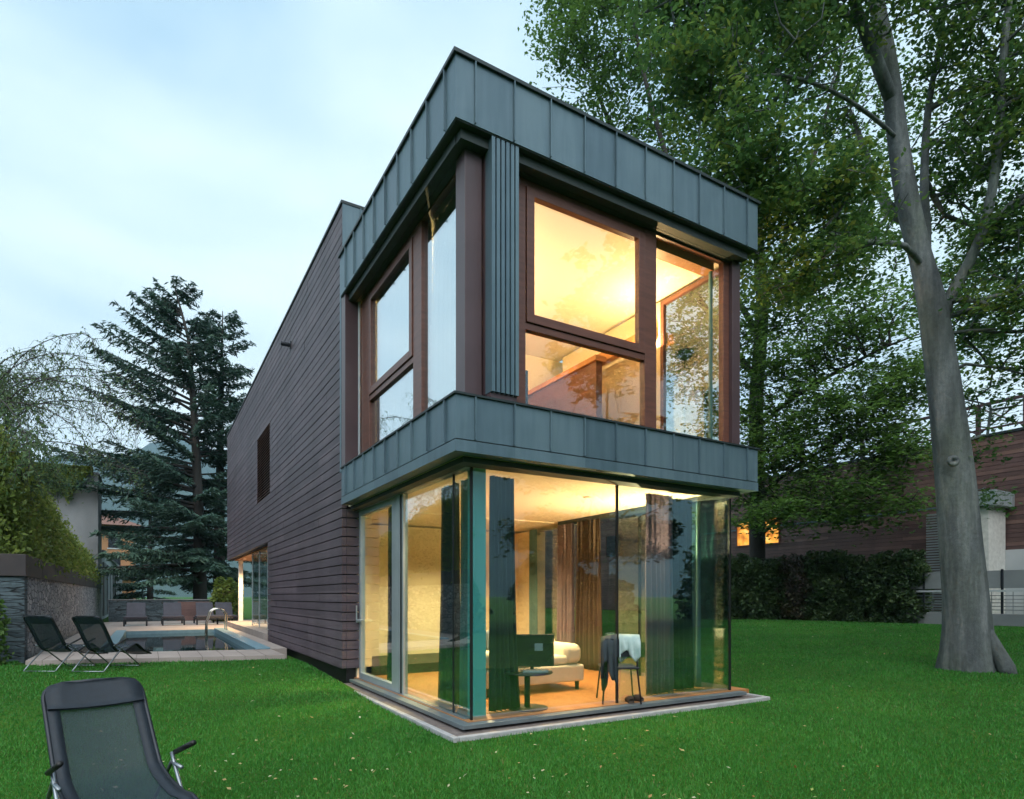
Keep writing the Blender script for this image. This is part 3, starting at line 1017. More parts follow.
g2 = MB().box(2.425, X1 - 0.02, Y0, Y0 + 0.014, ZG0, ZG1).build('glass_wall', M['glass_right'], house)
MB().box(X1 - 0.02, X1 + 0.012, Y0 - 0.006, Y0 + 0.026, ZG0, ZG1).build('glass_joint', M['black'], g2)
g3 = MB().box(X0, X0 + 0.014, Y0 + 0.02, 2.34, ZG0 + 0.02, ZG1).build('glass_wall', M['glass_garden'], house)
j = MB()
j.box(X0 - 0.006, X0 + 0.02, Y0 - 0.006, Y0 + 0.02, ZG0, ZG1)
j.build('glass_joint', M['black'], g3)
MB().box(X0 - 0.003, X0 + 0.018, 0.79, 0.812, ZG0, ZG1).build('glass_joint', M['black'], g3)
for ya, yb in ((0.40, 2.2), (2.23, 3.9), (3.93, 5.6)):
    g4 = MB().box(4.49, 4.504, ya, yb, ZG0, ZG1).build('glass_wall', M['glass'], house)
    MB().box(4.475, 4.52, yb + 0.001, yb + 0.029, ZG0, ZG1).build('glass_joint', M['black'], g4)
# sliding door
d = MB()
d.box(0.325, 0.405, 2.58, 2.80, 0.10, ZG1)
d.box(0.325, 0.405, 4.29, 4.378, 0.10, ZG1)
d.box(0.325, 0.405, 2.80, 4.29, 0.10, 0.20)
d.box(0.325, 0.405, 2.80, 4.29, ZG1 - 0.085, ZG1)
door = d.build('sliding_door', M['alu'], house, bevel=0.004)
MB().box(0.36, 0.374, 2.80, 4.29, 0.20, ZG1 - 0.085).build('pane', M['glass_garden'], door)
h = MB()
h.box(0.275, 0.325, 4.31, 4.345, 1.02, 1.05).box(0.262, 0.278, 4.31, 4.345, 1.02, 1.30).box(0.275, 0.325, 4.10, 4.30, 1.05, 1.075).box(0.262, 0.29, 4.1, 4.345, 1.04, 1.07)
h.build('handle', M['alu'], door, bevel=0.003)
jm = MB()
jm.box(0.33, 0.40, 2.36, 2.41, 0.10, ZG1).box(0.325, 0.40, 2.49, 2.575, 0.10, ZG1)
jm.build('door_jamb', M['alu'], house, bevel=0.003)
MB().box(0.335, 0.395, 2.412, 2.488, 0.10, ZG1).build('dark_jamb', M['black'], house)
MB().box(0.29, 0.41, 0.36, 4.36, ZG1 + 0.001, ZG1 + 0.02).build('track', M['sill'], house)
MB().box(0.30, 0.41, 0.42, 4.36, 0.0985, 0.112).build('track', M['sill'], house)

# the recess under the far overhang
gr = MB()
gr.box(0.30, 0.314, YL + 0.02, 16.3, 0.48, WB - 0.03)
gl_far = gr.build('glass_wall', M['glass'], house)
for y in (YL + 0.03, 13.2, 14.8, 16.28):
    MB().box(0.29, 0.325, y - 0.02, y + 0.02, 0.48, WB - 0.03).build('glass_joint', M['alu'], gl_far)
pl = MB()
pl.box(-0.02, XR - 0.12, YL + 0.02, 21.2, -0.4, 0.47)
pl.build('terrace_step', M['deck'], house)
c = MB()
c.box(0.40, 0.56, 20.7, 20.86, 0.47, WB - 0.02)
c.build('column', M['white'], house, bevel=0.01)
rw_ = MB()
rw_.box(2.6, 2.75, YL, YF - 0.2, 0.47, WB - 0.03)
rw_.build('recess_wall', M['plaster'], house)

# kerb strip round the glass corner
kb = MB()
kb.box(-0.07, -0.005, -0.10, 6.9, -0.15, 0.05)
kb.box(-0.005, 4.80, -0.10, -0.035, -0.15, 0.05)
kb.box(4.735, 4.80, -0.035, 5.0, -0.15, 0.05)
tag(kb.build('kerb', M['kerb'], bevel=0.01), 'pale concrete kerb edging the lawn at the foot of the glass corner', kind='structure')
kb = MB()
kb.box(-0.003, 4.733, -0.033, 0.246, -0.15, 0.022)
kb.box(-0.003, 0.246, 0.246, 4.45, -0.15, 0.022)
kb.box(4.55, 4.733, 0.246, 4.45, -0.15, 0.022)
tag(kb.build('paving_strip', M['strip']), 'dark slate strip between kerb and glass', kind='structure')


# ------------------------------------------------------------------ lamps of the house
def point(name, loc, watts, colr, r=0.06):
    d_ = bpy.data.lights.new(name, 'POINT')
    d_.energy = watts; d_.color = colr; d_.shadow_soft_size = r
    o = bpy.data.objects.new(name, d_)
    col.objects.link(o)
    o.location = loc
    return o


WARM = (1.0, 0.66, 0.31)
bulb = emit_mat('lit_bulb', (1.0, 0.80, 0.50), 5)


def floor_lamp(x, y, zf, h, label, watts):
    t = thing('floor_lamp', label, 'lamp', (x, y, zf))
    MB().lathe([(0.0, 0.0), (0.14, 0.0), (0.14, 0.015), (0.02, 0.025), (0.0, 0.025)]).build('base', M['lamp_bowl'], t, smooth=False)
    MB().tube([(0, 0, 0.02), (0, 0, h)], 0.010, 10).build('pole', M['lamp_bowl'], t, smooth=True)
    sh_ = MB().lathe([(0.012, h - 0.02), (0.07, h), (0.13, h + 0.06), (0.16, h + 0.12), (0.152, h + 0.12), (0.12, h + 0.065), (0.05, h + 0.012)], n=24).build('lamp_shade', M['lamp_bowl'], t, smooth=True)
    MB().lathe([(0.005, h + 0.006), (0.025, h + 0.02), (0.03, h + 0.04), (0.02, h + 0.06), (0.004, h + 0.07)], n=14).build('bulb', bulb, t, smooth=True)
    p = point('lamp_light', (0, 0, h + 0.095), watts, WARM, 0.02)
    p.parent = t
    return t


floor_lamp(4.0, 1.52, ZB - 0.005, 1.80, 'slim uplighter floor lamp glowing beside the upper front window', 85)
floor_lamp(1.05, 2.7, ZB - 0.005, 1.15, 'added unseen uplighter floor lamp brightening the ceiling of the upper room', 210)  # unseen lamp, added to brighten the upper ceiling
floor_lamp(4.0, 1.3, 0.105, 1.75, 'slim uplighter floor lamp behind the lavender curtain', 260)


def downlight(x, y, zc, label, watts, group=None, spot=R(140)):
    t = thing('ceiling_light', label, 'lamp', (x, y, zc), group=group)
    MB().lathe([(0.03, -0.004), (0.055, -0.004), (0.055, -0.022), (0.03, -0.022)], n=18).build('ring', M['white'], t)
    MB().lathe([(0.001, -0.004), (0.029, -0.004), (0.029, -0.016), (0.001, -0.016)], n=18).build('bulb', bulb, t)
    d_ = bpy.data.lights.new('lamp_light', 'SPOT')
    d_.energy = watts; d_.color = WARM; d_.spot_size = spot; d_.spot_blend = 0.6; d_.shadow_soft_size = 0.05
    o = bpy.data.objects.new('lamp_light', d_)
    col.objects.link(o); o.parent = t; o.location = (0, 0, -0.05)
    return t


downlight(1.35, 2.2, ZL, 'recessed ceiling light over the small round table downstairs', 280)
downlight(2.3, 4.2, ZL, 'recessed ceiling light near the cream back wall downstairs', 460)
downlight(2.9, 1.6, ZL, 'recessed ceiling light over the draped chair downstairs', 270)
downlight(0.48, 19.6, WB - 0.021, 'recessed ceiling light under the far overhang by the column', 300)
downlight(0.9, 17.2, WB - 0.021, 'recessed ceiling light under the far overhang by its glass wall', 220)


# ------------------------------------------------------------------ curtains and furniture in the rooms
def curtain(p0, p1, z0, z1, mat, label, folds=6, amp=0.045, flare=0.0, lean=0.0):
    p0, p1 = Vector((*p0, 0)), Vector((*p1, 0))
    d_ = p1 - p0
    nrm = Vector((-d_.y, d_.x, 0)).normalized()
    nu, nv = folds * 10, 14
    ph = random.random() * 6
    V, F = [], []
    for side in (0, 1):
        for j in range(nv + 1):
            f = j / nv
            zc = z1 + (z0 - z1) * f
            wide = 1 + flare * f ** 3
            for i in range(nu + 1):
                u = i / nu
                w = math.sin(u * folds * 2 * math.pi + ph + 0.7 * math.sin(f * 3 + u * 4)) * amp * (0.6 + 0.5 * f) + 0.4 * amp * math.sin(u * folds * 4.6 + 1.3)
                c_ = p0 + d_ * (0.5 + (u - 0.5) * wide + lean * f ** 2)
                q = c_ + nrm * (w + side * 0.006)
                V.append((q.x, q.y, zc))
    n1 = (nu + 1) * (nv + 1)
    for j in range(nv):
        for i in range(nu):
            a = j * (nu + 1) + i
            F.append((a, a + 1, a + nu + 2, a + nu + 1))
            F.append((n1 + a, n1 + a + nu + 1, n1 + a + nu + 2, n1 + a + 1))
    for i in range(nu):                                  # bottom hem
        a = nv * (nu + 1) + i
        F.append((a, a + 1, n1 + a + 1, n1 + a))
    for j in range(nv):
        a = j * (nu + 1); b_ = a + nu
        F.append((a, a + nu + 1, n1 + a + nu + 1, n1 + a))
        F.append((b_, n1 + b_, n1 + b_ + nu + 1, b_ + nu + 1))
    o = npmesh('curtain', np.array(V), np.array(F), M[mat], smooth=True)
    return tag(o, label, 'curtain')


CZ0, CZ1 = 0.115, ZL - 0.07
curtain((0.74, 0.62), (1.07, 0.66), CZ0, CZ1, 'cur_dark', 'dark gathered curtain at the front glass beside the sky-tinted corner column', 6, 0.03, 0.35, 0.15)
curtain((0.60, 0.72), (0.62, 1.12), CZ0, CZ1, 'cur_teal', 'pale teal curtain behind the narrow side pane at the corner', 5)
curtain((0.62, 1.22), (0.62, 1.72), CZ0, CZ1, 'cur_dark', 'dark curtain next to the pale teal one on the garden side', 6, 0.04, 0.15)
curtain((0.62, 3.35), (0.62, 3.75), CZ0, CZ1, 'cur_dark', 'dark curtain flaring behind the sliding glass door', 5, 0.04, 0.6, -0.2)
curtain((3.12, 0.60), (3.60, 0.60), CZ0, CZ1, 'cur_lav', 'lavender curtain hanging at the front glass right of the black joint', 6, 0.04)
curtain((3.66, 0.74), (4.14, 0.72), CZ0, CZ1, 'cur_dark', 'dark curtain at the right end of the front glass', 6, 0.04)
curtain((4.30, 3.82), (4.30, 4.32), CZ0, CZ1, 'cur_lav', 'lavender curtain gathered deep in the room right of the cream wall', 6, 0.05)
curtain((4.30, 3.02), (4.30, 3.66), CZ0, CZ1, 'cur_brown', 'brown curtain in the side window behind the draped chair', 7, 0.05, 0.3)
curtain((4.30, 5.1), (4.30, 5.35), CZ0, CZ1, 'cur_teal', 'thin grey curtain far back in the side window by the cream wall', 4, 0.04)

curtain((4.34, 0.75), (4.34, 1.75), CZ0, CZ1, 'cur_teal', 'added teal curtain imitating the reflection in the side glass at the right corner of the lower room', 9, 0.035)  # curtain added so its teal stands in for a reflection in the glass

# sofa
t = thing('sofa', 'cream sofa with rounded arm and blue grey cushions inside the lower room', 'sofa', (1.16, 1.5, 0.105))
b_ = MB().box(0, 1.62, 0, 0.92, 0.12, 0.36).build('base', M['sofa'], t, bevel=0.03, seg=3)
m = MB()
m.box(0.24, 1.36, 0.03, 0.70, 0.365, 0.50)
m.build('seat', M['sofa'], t, bevel=0.05, seg=4)
m = MB(); m.box(0.02, 1.60, 0.66, 0.90, 0.365, 0.74); m.build('backrest', M['sofa'], t, bevel=0.09, seg=5)
m = MB(); m.box(1.30, 1.61, 0.01, 0.90, 0.364, 0.66); m.build('armrest', M['sofa'], t, bevel=0.11, seg=6)
m = MB(); m.box(0.01, 0.26, 0.01, 0.90, 0.364, 0.60); m.build('armrest', M['sofa'], t, bevel=0.09, seg=6)
for x in (0.08, 1.54):
    for y in (0.08, 0.84):
        MB().tube([(x, y, 0), (x, y, 0.12)], [0.03, 0.035], 10).build('leg', M['black'], t)
for i, (x, lab) in enumerate(((1.28, 'blue grey cushion on the left end of the cream sofa'), (1.66, 'blue grey cushion nearer the middle of the cream sofa'))):
    m = MB(); m.box(-0.17, 0.17, -0.07, 0.07, -0.16, 0.16)
    o = m.build('cushion', M['cushion'], None, bevel=0.06, seg=5)
    o.location = (x, 2.13, 0.79); o.rotation_euler = (R(-20), R(10 * i), R(-8 + 14 * i))
    tag(o, lab, 'cushion')

# round side table with a television on it
tx, ty = 0.0, 0.0
tp = P(527, 706, 7.35)
t = thing('side_table', 'small round black pedestal table behind the front glass', 'table', (tp.x, tp.y, 0.105))
MB().lathe([(0.001, 0), (0.25, 0), (0.25, 0.012), (0.03, 0.022), (0.001, 0.022)], n=32).build('base', M['steel_dark'], t)
MB().tube([(0, 0, 0.02), (0, 0, 0.42)], 0.035, 14).build('pedestal', M['steel_dark'], t, smooth=True)
MB().lathe([(0.001, 0.42), (0.30, 0.42), (0.31, 0.43), (0.30, 0.445), (0.001, 0.445)], n=36).build('tabletop', M['steel_dark'], t)
t2 = thing('television', 'dark flat television seen from behind on the round table', 'television', (tp.x + 0.08, tp.y + 0.02, 0.55), R(-24))
MB().box(-0.27, 0.27, -0.02, 0.02, 0.05, 0.44).build('screen', M['screen'], t2, bevel=0.008)
MB().box(-0.02, 0.02, -0.015, 0.015, 0.012, 0.06).box(-0.13, 0.13, -0.08, 0.08, 0.0, 0.012).build('stand', M['screen'], t2, bevel=0.003)
MB().box(0.03, 0.13, -0.0245, -0.021, 0.24, 0.33).build('label', M['blue_label'], t2)
m = MB(); m.box(-0.15, 0.15, -0.07, 0.07, 0, 0.028)
for i in range(4):
    m.box(-0.14 + i * 0.07, -0.09 + i * 0.07, -0.073, -0.07, 0.006, 0.02)
o = m.build('media_player', M['alu'], None, bevel=0.004)
o.location = (tp.x + 0.02, tp.y - 0.14, 0.552); o.rotation_euler = (0, 0, R(-24))
tag(o, 'flat silver box in front of the television', 'player')
bpy.data.objects['television'].location.z = 0.5505
o.location.z = 0.5505

# chair with clothes over it
cp = P(618, 694, 7.85)
t = thing('dining_chair', 'thin legged dark chair with clothes thrown over it by the black glass joint', 'chair', (cp.x, cp.y, 0.105), R(150))
MB().box(-0.23, 0.23, -0.22, 0.22, 0.43, 0.46).build('seat', M['steel_dark'], t, bevel=0.012)
for sx in (-1, 1):
    MB().tube([(sx * 0.24, -0.24, 0), (sx * 0.20, -0.19, 0.435)], 0.011, 8).build('leg', M['steel_dark'], t, smooth=True)
    MB().tube([(sx * 0.24, 0.25, 0), (sx * 0.20, 0.20, 0.44), (sx * 0.20, 0.27, 0.82)], 0.011, 8).build('leg', M['steel_dark'], t, smooth=True)
m = MB()
arc = [(-0.22 + 0.44 * i / 10, 0.255 + 0.05 * math.sin(math.pi * i / 10)) for i in range(11)]
m.prism([(x, y) for x, y in arc] + [(x, y + 0.018) for x, y in arc[::-1]], 0.60, 0.82)
m.build('backrest', M['steel_dark'], t)


def drape(pts_top, drop, mat, name, label, n=26, width=0.0, amp=0.03):
    """Cloth folded over a rail running through pts_top: hangs by drop[0] in front and drop[1] behind."""
    pts_top = [Vector(p) for p in pts_top]
    d_ = (pts_top[-1] - pts_top[0]); nr = Vector((-d_.y, d_.x, 0)).normalized()
    V, F, nv = [], [], 16
    for i in range(n + 1):
        u = i / n
        base = pts_top[0].lerp(pts_top[-1], u)
        for j in range(nv + 1):
            s = j / nv * 2 - 1
            dr = drop[0] if s < 0 else drop[1]
            dr *= 0.8 + 0.25 * math.sin(u * 7 + (2 if s < 0 else 0))
            off = nr * (0.035 * (1 if s > 0 else -1) * min(1, abs(s) * 4) + amp * math.sin(u * 17 + s * 2) * abs(s))
            V.append(base + off + Vector((0, 0, 0.03 * (1 - min(1, abs(s) * 4)) - abs(s) * dr)))
    for i in range(n):
        for j in range(nv):
            a = i * (nv + 1) + j
            F.append((a, a + 1, a + nv + 2, a + nv + 1))
    m_ = MB(); m_.add(V, F)
    o_ = m_.build(name, M[mat], None, smooth=True)
    so_ = o_.modifiers.new('thick', 'SOLIDIFY'); so_.thickness = 0.012
    return tag(o_, label, 'clothes')


ca, sa_ = math.cos(R(150)), math.sin(R(150))


def cl_(x, y, zz):
    return (cp.x + ca * x - sa_ * y, cp.y + sa_ * x + ca * y, 0.105 + zz)


drape([cl_(-0.21, 0.29, 0.83), cl_(0.05, 0.30, 0.84)], (0.30, 0.28), 'cloth_light', 'draped_shirt', 'pale patterned shirt draped over the dark chair back')
drape([cl_(0.07, 0.30, 0.84), cl_(0.26, 0.24, 0.80)], (0.62, 0.5), 'cloth_dark', 'draped_trousers', 'charcoal trousers hanging from the dark chair back')
for i, (dx, dy, lab) in enumerate(((0.10, -0.10, 'left one of the brown shoes on the floor under the chair'), (0.22, -0.06, 'right one of the brown shoes on the floor under the chair'))):
    m = MB()
    for q in range(9):
        pass
    sec = [(-0.13, 0.035, 0.05), (-0.08, 0.045, 0.085), (-0.02, 0.042, 0.075), (0.05, 0.045, 0.05), (0.10, 0.042, 0.04), (0.135, 0.02, 0.025)]
    V, F = [], []
    for (xx, hw, hh) in sec:
        V += [(xx, -hw, 0), (xx, -hw, hh * 0.6), (xx, -hw * 0.5, hh), (xx, hw * 0.5, hh), (xx, hw, hh * 0.6), (xx, hw, 0)]
    for a in range(len(sec) - 1):
        for b2 in range(6):
            F.append((a * 6 + b2, a * 6 + (b2 + 1) % 6, (a + 1) * 6 + (b2 + 1) % 6, (a + 1) * 6 + b2))
    F += [tuple(range(6)), tuple(range(len(V) - 6, len(V)))[::-1]]
    m.add(V, F)
    o = m.build('shoe', M['cur_brown'], None, smooth=True)
    o.location = (cp.x + dx, cp.y + dy, 0.106); o.rotation_euler = (0, 0, R(60 + 35 * i))
    tag(o, lab, 'shoe')

# upper room: sideboard, small speaker by the window, curtains
t = thing('sideboard', 'long dark sideboard against the back wall of the upper room', 'cabinet', (1.9, 4.18, ZB - 0.004))
MB().box(0, 1.6, 0.0, 0.40, 0.12, 1.12).build('cabinet', M['screen'], t, bevel=0.008)
MB().box(-0.02, 1.62, -0.02, 0.41, 1.123, 1.16).build('top_board', M['brownpost'], t, bevel=0.005)
for k in range(3):
    d_ = MB().box(0.02 + k * 0.53, 0.52 + k * 0.53, -0.02, -0.002, 0.16, 1.08).build('door', M['cur_brown'], t, bevel=0.004)
    MB().tube([(0.46 + k * 0.53, -0.035, 0.5), (0.46 + k * 0.53, -0.035, 0.8)], 0.008, 6).build('handle', M['alu'], d_)
for xx in (0.06, 1.54):
    MB().box(xx - 0.03, xx + 0.03, 0.05, 0.35, 0, 0.118).build('leg', M['black'], t)
t = thing('loudspeaker', 'small dark loudspeaker standing inside the upper window beside the shutter', 'speaker', (1.10, 0.62, ZB - 0.004), R(10))
MB().box(-0.09, 0.09, -0.10, 0.10, 0.0, 0.62).build('cabinet', M['screen'], t, bevel=0.01)
MB().lathe([(0.001, 0.0), (0.06, 0.0), (0.065, 0.01), (0.05, 0.012), (0.001, 0.006)], n=20).build('cone', M['steel_dark'], t)
bpy.data.objects['cone'].rotation_euler = (R(90), 0, 0)
bpy.data.objects['cone'].location = (0, -0.101, 0.42)
curtain((0.47, 0.46), (0.47, 1.66), ZB, 6.21, 'sheer', 'white sheer curtain behind the tall fixed pane of the upper side window', 9, 0.03)
curtain((0.47, 1.68), (0.47, 3.85), ZB, 6.21, 'sheer', 'white sheer curtain behind the framed sash of the upper side window', 12, 0.03)

# ------------------------------------------------------------------ pool terrace
px0, px1, py0, py1 = POOL
dk = MB()
pool_front = lambda x: py0 + (px1 - x) * 0.30
fr0, fr1 = -4.55, -0.36
dk.prism([(fr0, deck_front(fr0)), (fr1, deck_front(fr1)), (fr1, py0), (px1, py0), (px0, pool_front(px0)), (fr0, pool_front(px0))], -0.3, DECK_Z)
dk.box(-4.55, px0, pool_front(px0), py1, -0.3, DECK_Z)
dk.box(px1, -0.03, py0, py1, -0.3, DECK_Z)
dk.box(-4.55, -0.03, py1, 27.0, -0.3, DECK_Z)
dk.box(-0.03, 6.0, 21.25, 27.0, -0.3, DECK_Z)
tag(dk.build('pool_deck', M['deck']), 'pale stone deck around the pool', kind='structure')
gj = MB()
x = -4.3
while x < -0.5:
    gj.box(x - 0.006, x + 0.006, deck_front(x) - 0.001, pool_front(min(max(x, px0), px1)) - 0.002, DECK_Z - 0.05, DECK_Z + 0.003); x += 0.36
tag(gj.build('deck_joints', M['strip']), 'dark joints between the deck stones', kind='structure')
pool = thing('swimming_pool', 'long blue tiled swimming pool set in the pale stone deck', 'pool', (0, 0, 0))
b_ = MB()
b_.box(px0, px1, py0, py1, -1.5, -1.4)
b_.box(px0, px0 + 0.05, py0, py1, -1.4, DECK_Z - 0.004).box(px1 - 0.05, px1, py0, py1, -1.4, DECK_Z - 0.004)
b_.box(px0 + 0.05, px1 - 0.05, py0, py0 + 0.05, -1.4, DECK_Z - 0.004).box(px0 + 0.05, px1 - 0.05, py1 - 0.05, py1, -1.4, DECK_Z - 0.004)
b_.build('basin', M['pooltile'], pool)
b_ = MB()
b_.box(px0 - 0.22, px0 + 0.06, pool_front(px0) - 0.04, py1 + 0.1, DECK_Z + 0.003, DECK_Z + 0.035)
b_.box(px1 - 0.06, px1 + 0.24, py0 - 0.04, py1 + 0.1, DECK_Z + 0.003, DECK_Z + 0.035)
b_.build('coping', M['pooltile'], pool, bevel=0.006)
m, nt, b, n, l = new_mat('pool_water')
b.inputs['Base Color'].default_value = (0.012, 0.035, 0.042, 1)
b.inputs['Roughness'].default_value = 0.02
b.inputs['IOR'].default_value = 1.33
b.inputs['Transmission Weight'].default_value = 0.25
tc = n.new('ShaderNodeTexCoord'); nz = n.new('ShaderNodeTexNoise'); nz.inputs['Scale'].default_value = 2.2; nz.inputs['Detail'].default_value = 3
l.new(tc.outputs['Object'], nz.inputs['Vector'])
bp = n.new('ShaderNodeBump'); bp.inputs['Strength'].default_value = 0.05; bp.inputs['Distance'].default_value = 0.03
l.new(nz.outputs['Fac'], bp.inputs['Height']); l.new(bp.outputs['Normal'], b.inputs['Normal'])
o = MB().box(px0 + 0.05, px1 - 0.05, py0 + 0.05, py1 - 0.05, -1.38, 0.19).build('water', m)
tag(o, 'still dark water of the swimming pool', kind='structure')
t = thing('pool_ladder', 'curved stainless handrails at the far right corner of the pool', 'ladder', (-0.72, 16.9, DECK_Z + 0.035))
for dy in (-0.28, 0.28):
    pts = [(0.28, dy, 0), (0.28, dy, 0.45)] + [(0.28 - 0.26 * (1 - math.cos(a)), dy, 0.45 + 0.26 * math.sin(a)) for a in np.linspace(0.3, 2.5, 8)] + [(-0.30, dy, 0.25), (-0.32, dy, -0.55)]
    MB().tube(pts, 0.024, 10).build('handrail', M['chrome'], t, smooth=True)
for zz in (-0.15, -0.42):
    MB().tube([(-0.315, -0.28, zz), (-0.315, 0.28, zz)], 0.02, 8).build('step', M['chrome'], t, smooth=True)


def pool_lounger(x, y, label, rz=0.0):
    t = thing('pool_lounger', label, 'sun lounger', (x, y, DECK_Z), rz, 'dark sun loungers in a row beyond the pool')
    m = MB()
    frame = [(-0.36, 0.0), (0.36, 0.0)]
    m.box(-0.40, 0.40, 0.0, 0.06, 0.20, 0.28).box(-0.40, 0.40, 1.88, 1.94, 0.20, 0.28)
    m.box(-0.40, -0.34, 0.06, 1.88, 0.20, 0.28).box(0.34, 0.40, 0.06, 1.88, 0.20, 0.28)
    m.build('frame', M['steel_dark'], t, bevel=0.01)
    MB().box(-0.39, 0.39, 0.01, 1.12, 0.285, 0.37).build('seat', M['lounge'], t, bevel=0.025, seg=3)
    bk_ = MB().prism([(1.10, 0.30), (1.16, 0.26), (1.72, 0.86), (1.66, 0.90)], -0.33, 0.33, 'x').build('backrest', M['lounge'], t, bevel=0.02, seg=3)
    for sx in (-1, 1):
        for yy in (0.05, 1.86):
            MB().box(sx * 0.37 - 0.03, sx * 0.37 + 0.03, yy - 0.03, yy + 0.03, 0, 0.20).build('leg', M['steel_dark'], t)
    MB().box(-0.34, 0.34, 0.02, 0.05, 0.02, 0.06).build('stretcher', M['alu'], t)
    return t


for px, lab in ((135.5, 'dark sun lounger leftmost in the row beyond the pool'), (173.5, 'dark sun lounger second from left beyond the pool'),
                (209, 'dark sun lounger behind the pool handrails'), (231, 'dark sun lounger half hidden by the pale column')):
    q = P(px, 625, 24.0)
    pool_lounger(q.x, 22.0, lab)
lw = MB().box(-4.2, 0.25, 27.0, 27.3, 0.0, 1.27)
t = thing('low_wall', 'low slate wall closing the pool terrace behind the loungers', 'wall', (0, 0, 0))
lw.build('wall_face', M['slate'], t)
MB().box(-4.25, 0.30, 26.97, 27.33, 1.273, 1.31).build('capstone', M['concrete'], t, bevel=0.01)
MB().box(-1.5, 0.2, 26.96, 26.997, 0.31, 1.2).build('timber_panel', M['nboards'], t)

# ------------------------------------------------------------------ walls on the left
t = thing('stone_wall', 'grey dry stone retaining wall with a dark metal coping along the lawn', 'wall', (0, 0, 0))
MB().box(-5.10, -4.70, 9.5, 30.2, -0.3, 1.83).build('stone_face', M['stone'], t)
MB().box(-12.0, -4.69, 9.15, 9.497, -0.3, 1.83).build('slate_end', M['slate'], t)
c = MB()
c.box(-5.10, -4.66, 9.10, 30.2, 1.833, 2.25)
c.box(-12.0, -5.10, 9.10, 9.5, 1.833, 2.25)
c.build('metal_coping', M['coping'], t, bevel=0.008)
cj = MB()
for y in np.arange(11.2, 30, 2.1):
    cj.box(-4.665, -4.657, y - 0.008, y + 0.008, 1.835, 2.245)
cj.build('coping_joint', M['black'], t)
bk = MB()
bsec = lambda k: [(-12, 2.2), (-5.45, 2.2), (-5.45, 2.1 + 2.05 * k), (-5.7, 2.1 + 2.5 * k), (-7.2, 2.1 + 3.2 * k), (-12, 2.1 + 3.6 * k)]
ys = [(9.52, 1.0), (13.5, 0.95), (22.0, 0.58), (30.0, 0.52)]
for (ya, ka), (yb, kb_) in zip(ys[:-1], ys[1:]):
    n_ = 6
    vs = [(p[0], ya, p[1]) for p in bsec(ka)] + [(p[0], yb, p[1]) for p in bsec(kb_)]
    bk.add(vs, [(i, (i + 1) % n_, n_ + (i + 1) % n_, n_ + i) for i in range(n_)])
bk.add([(p[0], 9.52, p[1]) for p in bsec(1.0)], [tuple(range(6))])
bk = bk.build('earth_bank', M['rock'])
tag(bk, 'dark planted bank above the stone wall', kind='structure')
cw = MB()
cw.box(-9.5, -4.78, 30.4, 33.0, 0, 7.4)
t = thing('concrete_tower', 'tall bare concrete block overgrown at the top behind the creeper', 'building', (0, 0, 0))
cw.build('wall', M['concrete'], t, bevel=0.02)
MB().box(-9.55, -4.74, 30.36, 33.04, 7.403, 7.50).build('coping', M['concrete_mid'], t)
pw = MB()
for i in range(4):
    pw.box(-4.779, -4.765, 30.7 + i * 0.55, 30.95 + i * 0.55, 1.6, 2.8)
pw.build('slot_window', M['screen'], t)
t = thing('garden_wall', 'long pale panelled garden wall running back towards the conifers', 'wall', (0, 0, 0))
MB().box(-5.1, -4.80, 33.05, 62, 0, 3.75).build('wall_face', M['concrete_pale'], t)
pw = MB()
for i in range(8):
    y = 34.0 + i * 3.4
    pw.box(-4.797, -4.72, y, y + 2.2, 0.4, 3.3)
pw.build('grey_panel', M['concrete_mid'], t, bevel=0.01)
MB().box(-5.15, -4.68, 33.05, 62, 3.753, 3.9).build('coping', M['concrete'], t)

# ochre house beyond
t = thing('ochre_house', 'ochre house with tiled eaves seen between concrete block and conifer', 'house', (-9, 72, 0))
MB().box(-6, 5, 0, 9, 0, 9.0).build('wall', M['orange'], t)
r_ = MB()
r_.add([(-6.9, -0.9, 9.0), (5.9, -0.9, 9.0), (5.9, 9.9, 9.0), (-6.9, 9.9, 9.0), (-2.5, 4.5, 11.0), (1.5, 4.5, 11.0)],
       [(0, 1, 5, 4), (1, 2, 5), (2, 3, 4, 5), (3, 0, 4), (3, 2, 1, 0)])
r_.build('roof', M['tile'], t)
for zz in (1.2, 4.2, 6.6):
    for xx in (-4.2, -1.2, 1.0, 3.2):
        w_ = MB().box(xx - 0.55, xx + 0.55, -0.03, 0.10, zz, zz + 1.5).build('window', M['screen'], t)
        MB().box(xx - 0.66, xx + 0.66, -0.06, 0.0, zz - 0.12, zz - 0.01).build('sill', M['concrete_pale'], w_)
for zz in (3.6,):
    bl_ = MB().box(-2.4, 5.0, -1.3, 0, zz, zz + 0.2).box(-2.4, 5.0, -1.3, -1.2, zz + 0.2, zz + 1.1).build('balcony', M['tile'], t)


# ------------------------------------------------------------------ recliners
def smooth_path(pts, n=8):
    """Catmull-Rom through pts."""
    pts = [Vector(p) for p in pts]
    out = []
    for i in range(len(pts) - 1):
        p0, p1, p2, p3 = pts[max(i - 1, 0)], pts[i], pts[i + 1], pts[min(i + 2, len(pts) - 1)]
        for k in range(n):
            t_ = k / n
            out.append(0.5 * ((2 * p1) + (p2 - p0) * t_ + (2 * p0 - 5 * p1 + 4 * p2 - p3) * t_ ** 2 + (3 * p1 - p0 - 3 * p2 + p3) * t_ ** 3))
    out.append(pts[-1])
    return out


